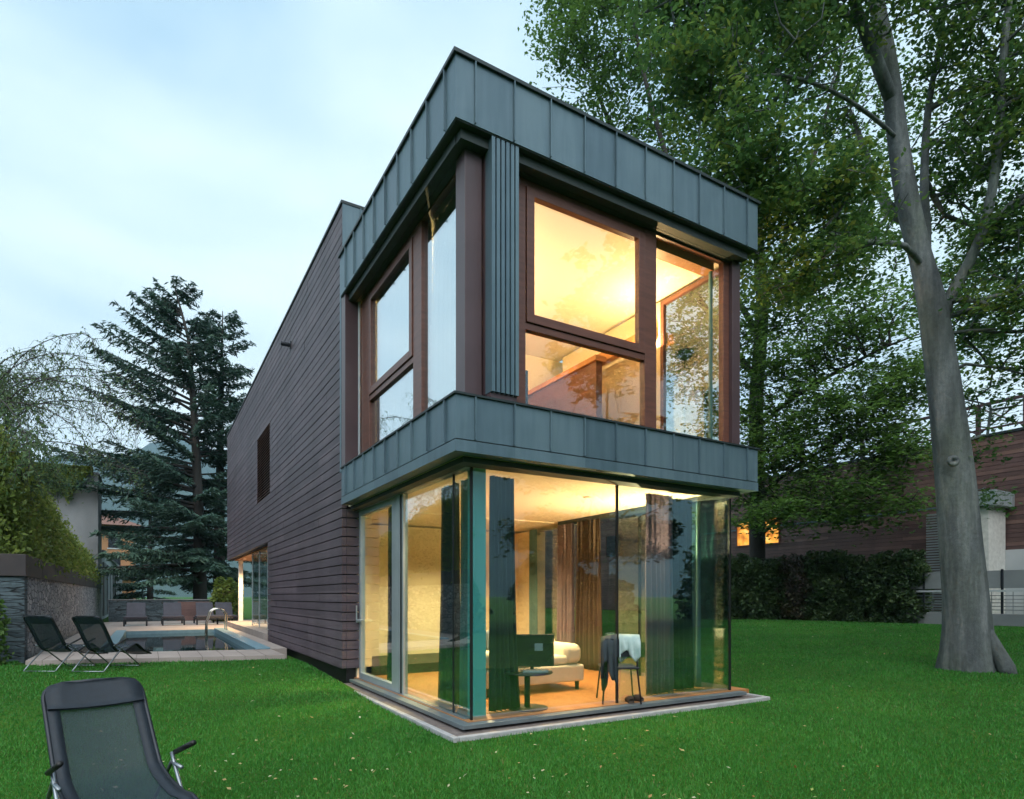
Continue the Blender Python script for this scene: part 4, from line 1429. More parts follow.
def sheet(path, w0, w1, th, inset0=0.0, i0=0, i1=None, round_top=0.0):
    """Strip of cloth along a path (x forward, z up) of half width w."""
    path = path[i0:i1]
    n = len(path)
    V, F = [], []
    for i, p in enumerate(path):
        t_ = (path[min(i + 1, n - 1)] - path[max(i - 1, 0)]).normalized()
        nv = Vector((-t_.z, 0, t_.x))
        w = w0 + (w1 - w0) * i / (n - 1)
        if round_top and i < 4:
            w -= round_top * (1 - math.sqrt(max(0, 1 - (1 - i / 4) ** 2)))
        for sgn in (1, -1):
            for k in range(7):
                u = k / 6 * 2 - 1
                sag = -0.022 * (1 - u * u) if th else 0
                q = p + nv * (sgn * th / 2 + sag)
                V.append((q.x, u * w, q.z))
    for i in range(n - 1):
        a, b2 = i * 14, (i + 1) * 14
        for k in range(6):
            F.append((a + k, a + k + 1, b2 + k + 1, b2 + k))
            F.append((a + 7 + k, b2 + 7 + k, b2 + 8 + k, a + 8 + k))
        F.append((a, b2, b2 + 7, a + 7)); F.append((a + 6, a + 13, b2 + 13, b2 + 6))
    F.append(tuple(range(0, 7)) + tuple(range(13, 6, -1)))
    e = (n - 1) * 14
    F.append(tuple(range(e + 6, e - 1, -1)) + tuple(range(e + 7, e + 14)))
    return V, F


def recliner(label, loc, rz, prof, arm_z=0.22, group=None, fwd=0.0):
    t = thing('garden_recliner', label, 'recliner', loc, rz, group)
    path = smooth_path([(s_, 0, zz) for s_, zz in prof], 8)
    hw = 0.26
    m_ = MB(); m_.add(*sheet(path, hw, hw, 0.008, round_top=0.10))
    sling = m_.build('sling', M['mesh_fabric'], t, smooth=True)
    # padded edge and head pillow
    m_ = MB()
    nrm = lambda i: (lambda d_: Vector((-d_.z, 0, d_.x)))((path[min(i + 1, len(path) - 1)] - path[max(i - 1, 0)]).normalized())
    hp = [path[i] + nrm(i) * 0.022 for i in range(0, 7)]
    m_.add(*sheet(hp, hw + 0.003, hw - 0.006, 0.018, round_top=0.10))
    m_.build('headrest', M['mesh_edge'], t, smooth=True)
    for sgn in (-1, 1):
        e = []
        for i in range(len(path)):
            w = hw
            if i < 4: w -= 0.10 * (1 - math.sqrt(max(0, 1 - (1 - i / 4) ** 2)))
            e.append((path[i].x, sgn * (w + 0.004), path[i].z))
        MB().tube(e, 0.013, 8).build('side_tube', M['steel_dark'], t, smooth=True)
        m_ = MB()
        V, F = [], []
        for i in range(len(path)):
            q = path[i] + nrm(i) * 0.008
            w = hw - 0.004
            if i < 4: w -= 0.10 * (1 - math.sqrt(max(0, 1 - (1 - i / 4) ** 2)))
            V += [(q.x, sgn * w, q.z), (q.x, sgn * (w - 0.062), q.z - 0.008)]
            if i: F.append((2 * i - 2, 2 * i - 1, 2 * i + 1, 2 * i))
        m_.add(V, F)
        o_ = m_.build('edge_band', M['mesh_edge'], t, smooth=True)
        so_ = o_.modifiers.new('thick', 'SOLIDIFY'); so_.thickness = 0.004
    b0 = next(i for i, p in enumerate(path) if p.x >= -0.02)
    bx, bz = path[b0].x, path[b0].z
    top = path[0]
    MB().tube([(top.x - 0.004, -0.17, top.z + 0.004), (top.x - 0.01, 0, top.z + 0.008), (top.x - 0.004, 0.17, top.z + 0.004)], 0.013, 8).build('top_tube', M['steel_dark'], t, smooth=True)
    foot = path[-1]
    MB().tube([(foot.x, -hw, foot.z), (foot.x, hw, foot.z)], 0.012, 8).build('foot_tube', M['steel_dark'], t, smooth=True)
    for sgn in (-1, 1):
        y = sgn * (hw + 0.035)
        MB().tube([(bx - 0.36, y, 0.012), (bx - 0.24, y, 0.12), (bx + 0.12, y, bz + 0.02), (bx + 0.30, y, bz + 0.02)], 0.012, 8).build('leg', M['steel'], t, smooth=True)
        MB().tube([(bx + 0.62, y, 0.012), (bx + 0.46, y, 0.13), (bx + 0.05 + fwd * .5, y, bz + 0.03), (bx - 0.10 + fwd, y, bz + arm_z * 0.35)], 0.012, 8).build('leg', M['steel'], t, smooth=True)
        ar = MB()
        ar.tube([(bx - 0.10 + fwd, y + sgn * 0.02, bz + arm_z * 0.35), (bx + 0.22 + fwd, y + sgn * 0.02, bz + arm_z * 0.85)], 0.016, 10)
        ar.build('armrest', M['black'], t, smooth=True)
    for xx in (bx - 0.36, bx + 0.62):
        MB().tube([(xx, -hw - 0.035, 0.014), (xx, hw + 0.035, 0.014)], 0.012, 8).build('cross_bar', M['steel'], t, smooth=True)
    return t


M['mesh_edge'] = surf('padded_edge', (0.010, 0.018, 0.030), (0.007, 0.013, 0.022), rough=0.65, scale=30, bump=0.2, bscale=200)
PR_UP = [(-0.44, 1.02), (-0.30, 0.82), (-0.12, 0.52), (0.0, 0.38), (0.18, 0.34), (0.40, 0.42), (0.55, 0.45), (0.75, 0.32), (0.98, 0.22)]
PR_LOW = [(-0.46, 0.90), (-0.28, 0.70), (-0.06, 0.46), (0.02, 0.40), (0.18, 0.355), (0.40, 0.33), (0.58, 0.34), (0.80, 0.28), (0.98, 0.22)]
gq = P(111, 760, 3.6)
recliner('dark blue sling recliner nearest in the lawn foreground', (gq.x, gq.y, float(ground_h(gq.x, gq.y))), R(-75), PR_LOW, fwd=0.22)
for px, lab in ((53, 'black sling recliner standing closer to the stone wall'), (100, 'black sling recliner right of its twin beside the pool deck')):
    q = P(px + 3, 660, 10.25)
    rc = recliner(lab, (q.x, q.y, float(ground_h(q.x, q.y))), R(56), PR_UP, group='pair of black recliners by the stone wall')
    rc.scale = (0.91, 0.91, 0.89)


# ------------------------------------------------------------------ timber building on the right
t = thing('timber_building', 'long dark timber clad building with roof railing behind the hedge', 'building', (26, 0, 0))
core = MB().box(0.03, 9, -8, 46, 0, 7.80).build('core_wall', M['backing'], t)
bd = MB()
z = 0.5
while z < 7.8:
    for y0_ in np.arange(-8, 46, 6.0):
        bd.box(random.uniform(-0.006, 0.0), 0.032, y0_ + 0.003, y0_ + 5.997, z, z + 0.155)
    z += 0.17
wall = bd.build('timber_wall', M['nboards'], t)
MB().box(-0.05, 9.05, -8.05, 46.05, 7.803, 7.90).build('roof_edge', M['zinc_dark'], t)
MB().box(-0.03, -0.009, 6.6, 20, 5.15, 5.22).build('flashing', M['zinc'], t)
pf = P(1010, 600, 23.5)
MB().box(-0.06, -0.01, -8, 6.2, 0.3, 3.25).build('pale_ground_storey', M['concrete_pale'], t)
rl = MB()
y = -8.0
while y < 46:
    rl.box(-0.02, 0.12, y - 0.07, y + 0.07, 7.903, 9.05); y += 1.55
posts = rl.build('railing_post', M['brownpost'], t)
posts['kind'] = 'stuff'
rl = MB()
rl.box(-0.01, 0.11, -8, 46, 9.053, 9.16).box(0.02, 0.08, -8, 46, 8.08, 8.15)
y = -8.0
while y < 45:
    rl.tube([(0.05, y + 0.06, 8.0), (0.05, y + 1.49, 9.0)], 0.035, 6).tube([(0.05, y + 0.06, 9.0), (0.05, y + 1.49, 8.0)], 0.035, 6)
    for zz in (8.35, 8.55, 8.75, 8.9):
        rl.box(0.045, 0.055, y, y + 1.55, zz, zz + 0.012)
    y += 1.55
rl.build('railing', M['brownpost'], t)
MB().box(1.4, 5.2, -8, 4.4, 7.92, 9.5).build('roof_room', M['concrete_pale'], t)
m_lit, nt, b, n, l = new_mat('lit_window')
tc = n.new('ShaderNodeTexCoord'); nz = n.new('ShaderNodeTexNoise'); nz.inputs['Scale'].default_value = 2.2; nz.inputs['Detail'].default_value = 3
l.new(tc.outputs['Object'], nz.inputs['Vector'])
r = ramp(n, [(0.35, (0.45, 0.13, 0.012)), (0.55, (1.0, 0.42, 0.05)), (0.72, (1.0, 0.66, 0.20))])
l.new(nz.outputs['Fac'], r.inputs['Fac']); l.new(r.outputs['Color'], b.inputs['Emission Color'])
b.inputs['Emission Strength'].default_value = 0.6
b.inputs['Base Color'].default_value = (0.1, 0.05, 0.02, 1)
wq0, wq1 = P(737, 540, 34.5), P(781, 540, 33)
for k in range(3):
    ya = 14.95 + k * 0.92
    w_ = MB().box(-0.035, -0.012, ya, ya + 0.80, 4.3, 5.6).build('window', m_lit, t)
    f_ = MB()
    f_.box(-0.07, -0.036, ya - 0.06, ya, 4.23, 5.67).box(-0.07, -0.036, ya + 0.80, ya + 0.86, 4.23, 5.67)
    f_.box(-0.07, -0.036, ya, ya + 0.80, 4.23, 4.3).box(-0.07, -0.036, ya, ya + 0.80, 5.6, 5.67)
    f_.build('frame', M['winframe'], w_)
for ya in (-2, 2.0, 22.5, 27.5, 33):
    w_ = MB().box(-0.035, -0.012, ya, ya + 1.6, 4.3, 5.8).build('window', M['screen'], t)
    MB().box(-0.06, -0.036, ya - 0.06, ya, 4.24, 5.86).box(-0.06, -0.036, ya + 1.6, ya + 1.66, 4.24, 5.86).build('frame', M['winframe'], w_)
ax = MB().box(-1.5, -0.07, 5.0, 6.2, 0.3, 4.85).build('annex_wall', M['white'], t)
lv = MB()
for i in range(40):
    lv.box(-1.45, -0.08, 6.22, 6.28, 0.6 + i * 0.105, 0.66 + i * 0.105)
for i in range(40):
    lv.box(-1.6, -1.52, 6.2, 7.1, 0.6 + i * 0.105, 0.66 + i * 0.105)
lv.build('louvre_screen', M['alu'], t)
zc = MB()
zc.box(-1.75, -0.08, 4.7, 6.3, 4.86, 5.42)
for y in np.arange(4.8, 6.3, 0.2):
    zc.box(-1.765, -1.75, y - 0.012, y + 0.012, 4.87, 5.41)
    zc.box(-1.75 + (y - 4.8), -1.73 + (y - 4.8), 4.685, 4.7, 4.87, 5.41)
zc.build('zinc_canopy', M['alu'], t)

# fence in front of it
t = thing('metal_fence', 'grey panelled fence with rails on a concrete ledge right of the beech', 'fence', (21.9, 0, 0))
MB().box(-0.15, 0.15, -12, 7.0, 0.2, 0.86).build('concrete_ledge', M['concrete_mid'], t, bevel=0.01)
fp = MB(); fpan = MB()
y = -12.0
while y < 7:
    fp.box(-0.03, 0.03, y - 0.03, y + 0.03, 0.862, 2.36)
    fpan.box(-0.012, 0.012, y + 0.045, y + 1.155, 1.72, 2.32)
    y += 1.2
fp.build('post', M['steel_dark'], t)
fpan.build('panel', M['concrete_mid'], t)
fr_ = MB()
fr_.box(-0.035, 0.035, -12, 7, 1.60, 1.67)
fr_.build('white_rail', M['concrete_pale'], t)
fr_ = MB()
for zz in (0.98, 1.1, 1.22, 1.34, 1.46):
    fr_.box(-0.012, 0.012, -12, 7, zz, zz + 0.025)
y = -12.0
while y < 7:
    fr_.box(-0.01, 0.01, y - 0.008, y + 0.008, 0.865, 1.6); y += 0.3
fr_.build('lower_rail', M['steel'], t)

# ------------------------------------------------------------------ trees and plants
def tree_skeleton(limbs, targets, step=0.35, wander=0.06, reach=0.35, droop=0.0):
    """limbs: list of (points, radii). Targets are joined one by one to the nearest wood, so boughs fork as they spread.
    Returns nodes, parents and radii."""
    nodes, par, base_r = [], [], []
    for pts, rad in limbs:
        pts = [np.array(p, float) for p in pts]
        prev = -1
        if nodes:
            A = np.array(nodes); d = np.linalg.norm(A - pts[0], axis=1); prev = int(d.argmin())
        for i in range(len(pts) - 1):
            n = max(1, int(np.linalg.norm(pts[i + 1] - pts[i]) / step))
            for k in range(n + (1 if i == len(pts) - 2 else 0)):
                f = k / n
                p0, p1, p2, p3 = pts[max(i - 1, 0)], pts[i], pts[i + 1], pts[min(i + 2, len(pts) - 1)]
                q = 0.5 * ((2 * p1) + (p2 - p0) * f + (2 * p0 - 5 * p1 + 4 * p2 - p3) * f ** 2 + (3 * p1 - p0 - 3 * p2 + p3) * f ** 3)
                nodes.append(q); par.append(prev); base_r.append(rad[i] * (1 - f) + rad[i + 1] * f)
                prev = len(nodes) - 1
    n0 = len(nodes)
    A = np.zeros((n0 + len(targets) * 40, 3)); A[:n0] = nodes
    cost = np.zeros(len(A))
    cost[:n0] = np.array(base_r) * 4.0
    d0 = np.array([np.linalg.norm(A[:n0] - t_, axis=1).min() for t_ in targets])
    cnt = n0
    tips = []
    for ti in np.argsort(d0):
        t_ = targets[ti]
        d = np.linalg.norm(A[:cnt] - t_, axis=1)
        up = np.maximum(0, A[:cnt, 2] - t_[2]) * 0.35
        j = int((d + cost[:cnt] * reach + up).argmin())
        dist = d[j]
        n = max(1, int(dist / step))
        if cnt + n >= len(A): break
        prev, p = j, A[j].copy()
        v = t_ - p
        side = rng.normal(size=3) * dist * wander
        for k in range(1, n + 1):
            f = k / n
            q = A[j] + v * f + side * math.sin(math.pi * f) + np.array([0, 0, dist * (0.10 - droop) * math.sin(math.pi * f)])
            A[cnt] = q; par.append(prev); base_r.append(0.0)
            cost[cnt] = cost[prev] + np.linalg.norm(q - A[prev])
            prev = cnt; cnt += 1
        tips.append(prev)
    A = A[:cnt]; par = np.array(par); rad = np.array(base_r)
    w = np.zeros(cnt); w[tips] = 1.0
    for i in range(cnt - 1, -1, -1):
        if par[i] >= 0: w[par[i]] += w[i]
    grown = 0.0075 * np.sqrt(np.maximum(w, 1)) + 0.002
    r = np.where(rad > 0, rad, grown)
    for i in range(n0, cnt):
        r[i] = min(r[i], r[par[i]] * 0.92)
    return A, par, r, n0, tips


def wood_mesh(A, par, r, name, mat, parent, flare=None, ns=7):
    n = len(A)
    idx = np.where(par >= 0)[0]
    V, F = [], []
    dirs = np.zeros_like(A)
    dirs[idx] = A[idx] - A[par[idx]]
    L_ = np.linalg.norm(dirs, axis=1, keepdims=True)
    dirs = dirs / np.maximum(L_, 1e-9)
    first_child = {}
    for i in idx:
        first_child.setdefault(par[i], i)
    for i in range(n):
        if par[i] < 0 and i in first_child: dirs[i] = dirs[first_child[i]]
    sm_d = dirs.copy()
    for i in range(n):
        if i in first_child:
            v = dirs[i] + dirs[first_child[i]]
            sm_d[i] = v / max(np.linalg.norm(v), 1e-9)
    up = np.array([0.13, 0.99, 0.05])
    def ringpts(c, d, rr, k):
        a = np.cross(d, up); a /= max(np.linalg.norm(a), 1e-6)
        b_ = np.cross(d, a)
        q = np.arange(k) / k * 2 * np.pi
        return c + rr * (np.cos(q)[:, None] * a + np.sin(q)[:, None] * b_)
    out_v, out_f, off = [], [], 0
    ring_of = {}
    for i in idx:
        p = par[i]
        k = ns if r[i] < 0.06 else 14
        if r[i] < 0.02: k = 4
        cont = first_child.get(p) == i
        key = (p, k)
        if cont and key in ring_of:
            a0 = ring_of[key]
        else:
            rp = r[p] if (cont or r[p] < r[i] * 1.5) else r[i] * 1.25
            out_v.append(ringpts(A[p], sm_d[p] if cont else dirs[i], rp, k)); a0 = off; off += k
        out_v.append(ringpts(A[i], sm_d[i], r[i], k)); b0 = off; off += k
        ring_of[(i, k)] = b0
        q = np.arange(k)
        out_f.append(np.stack([a0 + q, a0 + (q + 1) % k, b0 + (q + 1) % k, b0 + q], -1))
    V = np.concatenate(out_v); F = np.concatenate(out_f)
    return npmesh(name, V, F, mat, parent, smooth=True)


def cluster_points(clusters, per):
    """clusters: (centre, (rx, ry, rz), weight). Points inside, denser to the rim."""
    out = []
    for c, rr, wgt in clusters:
        n = max(2, int(per * wgt))
        d = rng.normal(size=(n, 3)); d /= np.linalg.norm(d, axis=1, keepdims=True)
        rad = rng.random(n) ** 0.45
        out.append(np.array(c) + d * rad[:, None] * np.array(rr))
    return np.concatenate(out)


def foliage(tips, per, spread, size, flat=0.6, droop=0.2, clumpy=0.25, keep=None):
    """Leaves in flat sprays round each twig end."""
    n = len(tips)
    cnt = rng.poisson(per * np.clip(rng.normal(1, 0.45, n), 0.15, 2.2))
    idx = np.repeat(np.arange(n), cnt)
    # three twiglets per spray
    tw = rng.normal(size=(n, 5, 3)); tw[:, :, 2] *= 0.35
    tw /= np.linalg.norm(tw, axis=2, keepdims=True)
    which = rng.integers(0, 5, len(idx))
    along = rng.random(len(idx)) ** 0.7
    C = tips[idx] + tw[idx, which] * (along * spread)[:, None] + rng.normal(size=(len(idx), 3)) * spread * np.array([0.16, 0.16, 0.10])
    C[:, 2] -= droop * along ** 2 * spread
    sz = size * (0.7 + 0.6 * rng.random(len(idx)))
    tint = np.clip(0.5 + clumpy * rng.normal(size=n)[idx] + 0.13 * rng.normal(size=len(idx)), 0, 1)
    if keep is not None:
        k = keep(C)
        C, sz, tint = C[k], sz[k], tint[k]
    V, F = leaf_quads(C, sz, flat, 0.25)
    return V, F, np.repeat(tint, 4)


def px_of(C):
    d = C - np.array(CAM)
    lat = d[:, 0] * CA - d[:, 1] * SA
    D = d[:, 0] * SA + d[:, 1] * CA
    D = np.maximum(D, 0.1)
    return 511.8 + 610.55 * lat / D, 596.33 - 610.55 * d[:, 2] / D, D


LEAF_BEECH = leaf_mat('beech_leaf', [(0.0, (0.046, 0.112, 0.038)), (0.45, (0.086, 0.182, 0.052)), (0.8, (0.140, 0.240, 0.052)), (1.0, (0.19, 0.25, 0.05))], trans=0.5)
LEAF_BACK = leaf_mat('pale_leaf', [(0.0, (0.054, 0.120, 0.030)), (0.5, (0.105, 0.205, 0.044)), (1.0, (0.150, 0.260, 0.060))], trans=0.5)
LEAF_DARK = leaf_mat('hedge_leaf', [(0.0, (0.034, 0.068, 0.030)), (0.6, (0.070, 0.125, 0.046)), (1.0, (0.115, 0.170, 0.058))], trans=0.3)
LEAF_RUST = leaf_mat('rusty_leaf', [(0.0, (0.034, 0.036, 0.020)), (0.6, (0.060, 0.062, 0.032)), (1.0, (0.100, 0.080, 0.036))], trans=0.3)
LEAF_VINE = leaf_mat('creeper_leaf', [(0.0, (0.080, 0.125, 0.028)), (0.5, (0.165, 0.235, 0.046)), (0.9, (0.26, 0.31, 0.062)), (1.0, (0.20, 0.16, 0.06))], trans=0.4)
LEAF_FINE = leaf_mat('feathery_leaf', [(0.0, (0.070, 0.130, 0.060)), (0.6, (0.120, 0.200, 0.085)), (1.0, (0.19, 0.26, 0.10))], trans=0.5)
NEEDLE = leaf_mat('cedar_needle', [(0.0, (0.018, 0.048, 0.036)), (0.5, (0.042, 0.096, 0.070)), (1.0, (0.085, 0.155, 0.105))], trans=0.15, rough=0.6)


def pxl(pts, D):
    return [P(*(list(p) if len(p) == 3 else [p[0], p[1], D])) for p in pts]


def ell(px, py, D, rpx, rpy, rd, wgt):
    """cluster: centre at a measured spot, radii from pixels at that distance, rd metres deep"""
    s_ = D / 610.55
    return (P(px, py, D), (rpx * s_, rd if rd > rpx * s_ else rpx * s_, rpy * s_), wgt)


# ---- the big beech on the lawn
def beech():
    bp_ = P(973, 672, 10.7)
    base = (bp_.x, bp_.y, float(ground_h(bp_.x, bp_.y)))
    t = thing('beech_tree', 'tall leaning grey beech standing on the lawn right of the house', 'tree', base)
    o = np.array(base)
    D = 10.7
    trunk = pxl([(972, 690), (969, 650), (966, 605), (960, 540), (955, 480), (947, 410), (938, 345), (931, 300), (920, 255), (908, 205), (899, 150), (893, 100), (886, 50), (876, 0), (866, -70), (858, -160), (850, -260), (848, -380)], D)
    tr_r = [.44, .385, .345, .32, .30, .265, .24, .215, .175, .185, .165, .15, .135, .12, .105, .085, .06, .03]
    limbs = [(trunk, tr_r),
             (pxl([(938, 335), (948, 300, 10.6), (962, 275, 10.4), (980, 238, 10.2), (992, 190, 10.0), (999, 130, 9.9), (1003, 60, 9.8), (1012, -30, 9.8), (1020, -130, 9.8)], D), [.12, .10, .085, .078, .07, .062, .055, .045, .03]),
             (pxl([(985, 225, 10.2), (1080, 170, 9.7), (1230, 110, 9.2), (1400, 80, 8.9), (1540, 40, 8.6)], D), [.07, .065, .055, .04, .02]),
             (pxl([(982, 232, 10.2), (1010, 205, 10.0), (1050, 180, 9.8), (1110, 150, 9.6)], D), [.06, .05, .04, .02]),
             (pxl([(925, 275), (926, 230, 11.0), (924, 180, 11.2), (928, 110, 11.4), (940, 40, 11.6), (952, -50, 11.8)], D), [.085, .078, .07, .06, .045, .03]),
             (pxl([(924, 268), (905, 246, 10.3), (880, 243, 10.0), (850, 238, 9.7), (836, 215, 9.4), (825, 190, 9.2)], D), [.06, .05, .042, .034, .026, .016]),
             (pxl([(912, 228), (895, 215, 10.9), (878, 190, 11.2), (868, 160, 11.5), (850, 110, 11.8)], D), [.11, .095, .08, .06, .03]),
             (pxl([(893, 105), (876, 60, 10.4), (862, 25, 10.1), (845, -30, 9.8), (820, -110, 9.4)], D), [.11, .10, .085, .06, .03]),
             (pxl([(899, 140), (870, 115, 10.2), (830, 90, 9.7), (780, 75, 9.2), (735, 80, 8.9)], D), [.038, .035, .03, .025, .015]),
             (pxl([(884, 40), (840, 10, 10.2), (780, -20, 9.6), (720, -25, 9.2), (670, 0, 9.0)], D), [.07, .065, .055, .045, .02]),
             (pxl([(928, 110, 11.4), (960, 90, 11.2), (990, 80, 11.0)], D), [.06, .05, .03])]
    cl_ = [ell(745, 150, 8.9, 55, 55, 0.8, 1.0), ell(700, 70, 9.0, 60, 50, 0.9, 1.0), ell(700, -10, 9.2, 75, 45, 1.2, 1.3), ell(790, 60, 9.5, 55, 50, 1.0, .8),
           ell(800, -20, 9.7, 70, 45, 1.3, 1.2), ell(770, 200, 9.2, 45, 35, .7, .6), ell(830, 190, 9.3, 40, 40, .7, .55), ell(845, 120, 11.6, 35, 45, .9, .35),
           ell(835, 260, 9.6, 45, 28, .8, .45), ell(770, 270, 9.8, 40, 35, .8, .40), ell(870, 215, 10.0, 30, 30, .6, .25), ell(905, -70, 10.7, 60, 45, 1.2, .9), ell(870, 10, 10.0, 35, 40, .9, .35), ell(940, 60, 11.4, 28, 40, .8, .35),
           ell(960, 130, 11.3, 30, 50, .9, .5), ell(1000, 110, 10.0, 45, 70, 1.0, 1.0), ell(980, 10, 10.6, 60, 50, 1.1, 1.0), ell(1060, 60, 9.8, 60, 100, 1.4, 1.3),
           ell(1010, 235, 10.1, 40, 30, .7, .35), ell(960, 195, 11.4, 28, 35, .8, .35), ell(1070, 190, 9.6, 50, 60, 1.2, .7), ell(1005, 300, 10.2, 40, 32, .8, .45), ell(975, 270, 12.2, 30, 40, .9, .4), ell(1050, 330, 9.9, 50, 45, .9, .6),
           ell(970, 330, 11.6, 35, 30, .8, .3), ell(965, 445, 10.9, 25, 18, .4, .12), ell(990, 400, 11.6, 30, 25, .7, .2), ell(985, 490, 11, 14, 12, .3, .05),
           ell(880, -220, 10.7, 190, 130, 2.6, 3.0), ell(1000, -150, 10.2, 120, 90, 2.0, 1.6), ell(1330, 60, 9.2, 130, 90, 1.8, 1.5), ell(1250, 240, 9.0, 90, 50, 1.4, .8), ell(1480, 130, 8.8, 130, 110, 1.8, 1.4), ell(1300, -160, 9.4, 150, 110, 2.2, 1.5), ell(1560, -60, 8.4, 130, 110, 1.8, 1.0), ell(780, -130, 9.4, 110, 70, 1.8, 1.4)]
    targets = cluster_points(cl_, 75)
    A, par, r, n0, tips = tree_skeleton(limbs, targets, step=0.28, droop=0.02)
    # flared, buttressed foot
    wood = wood_mesh(A - o, par, r, 'trunk', M['bark'], t)
    co = np.array([v.co[:] for v in wood.data.vertices])
    h = co[:, 2]
    ax = np.interp(h, [0, 3], [0, 1])
    ang = np.arctan2(co[:, 1], co[:, 0])
    k = np.where((h < 1.2) & (np.hypot(co[:, 0], co[:, 1]) < 1.2), np.exp(-np.maximum(h, 0) / 0.34), 0)
    bul = 1 + k * (0.06 + 0.20 * np.cos(5 * ang + 1.0) + 0.12 * np.cos(9 * ang))
    co[:, 0] *= bul; co[:, 1] *= bul
    wood.data.vertices.foreach_set('co', co.astype(np.float32).ravel())
    # knot of a lost branch, and exposed root beside the foot
    kn = P(953, 461, D - .36)
    kb = MB()
    kb.lathe([(0.10, 0.0), (0.085, 0.03), (0.06, 0.045), (0.035, 0.03), (0.02, 0.0)], n=14)
    ko = kb.build('knot', M['bark'], t, smooth=True)
    ko.location = kn - Vector(base); ko.rotation_euler = (R(90), 0, R(-YAW - 15))
    MB().tube([P(988, 628, 10.45) - Vector(base), P(997, 650, 10.35) - Vector(base), P(1006, 668, 10.25) - Vector(base), P(1012, 680, 10.2) - Vector(base)], [0.05, 0.11, 0.14, 0.10], 9).build('root', M['bark'], t, smooth=True)
    tp = A[tips] - o
    sub = A[n0:] - o
    extra = sub[rng.random(len(sub)) < 0.30]
    pts = np.concatenate([tp, extra])
    def keep(C):
        x, y, d = px_of(C + o)
        near_trunk = (np.abs(x - np.interp(y, [100, 205, 255, 300, 410, 540, 660], [893, 908, 920, 931, 947, 960, 970])) < np.interp(y, [100, 300, 660], [11, 20, 32])) & (d < 10.9) & (y > 95)
        return ~(near_trunk & (rng.random(len(C)) > 0.12))
    V, F, ti = foliage(pts, 33, 0.46, 0.058, flat=0.5, keep=keep)
    npmesh('crown', V, F, LEAF_BEECH, t, tint=ti)


beech()


def broad_tree(label, base, limbs, clusters, per, leaf, leaf_size, n_leaf, spread, name='broadleaf_tree', group=None, step=0.5, extra_p=0.2, flat=0.9, wood='bark_dark', droop=0.0):
    t = thing(name, label, 'tree', base, group=group)
    o = np.array(base)
    A, par, r, n0, tips = tree_skeleton(limbs, cluster_points(clusters, per), step=step, droop=droop)
    wood_mesh(A - o, par, r, 'trunk', M[wood], t, ns=5)
    sub = A[n0:] - o
    pts = np.concatenate([A[tips] - o, sub[rng.random(len(sub)) < extra_p]])
    V, F, ti = foliage(pts, n_leaf, spread, leaf_size, flat=flat)
    npmesh('crown', V, F, leaf, t, tint=ti)
    return t


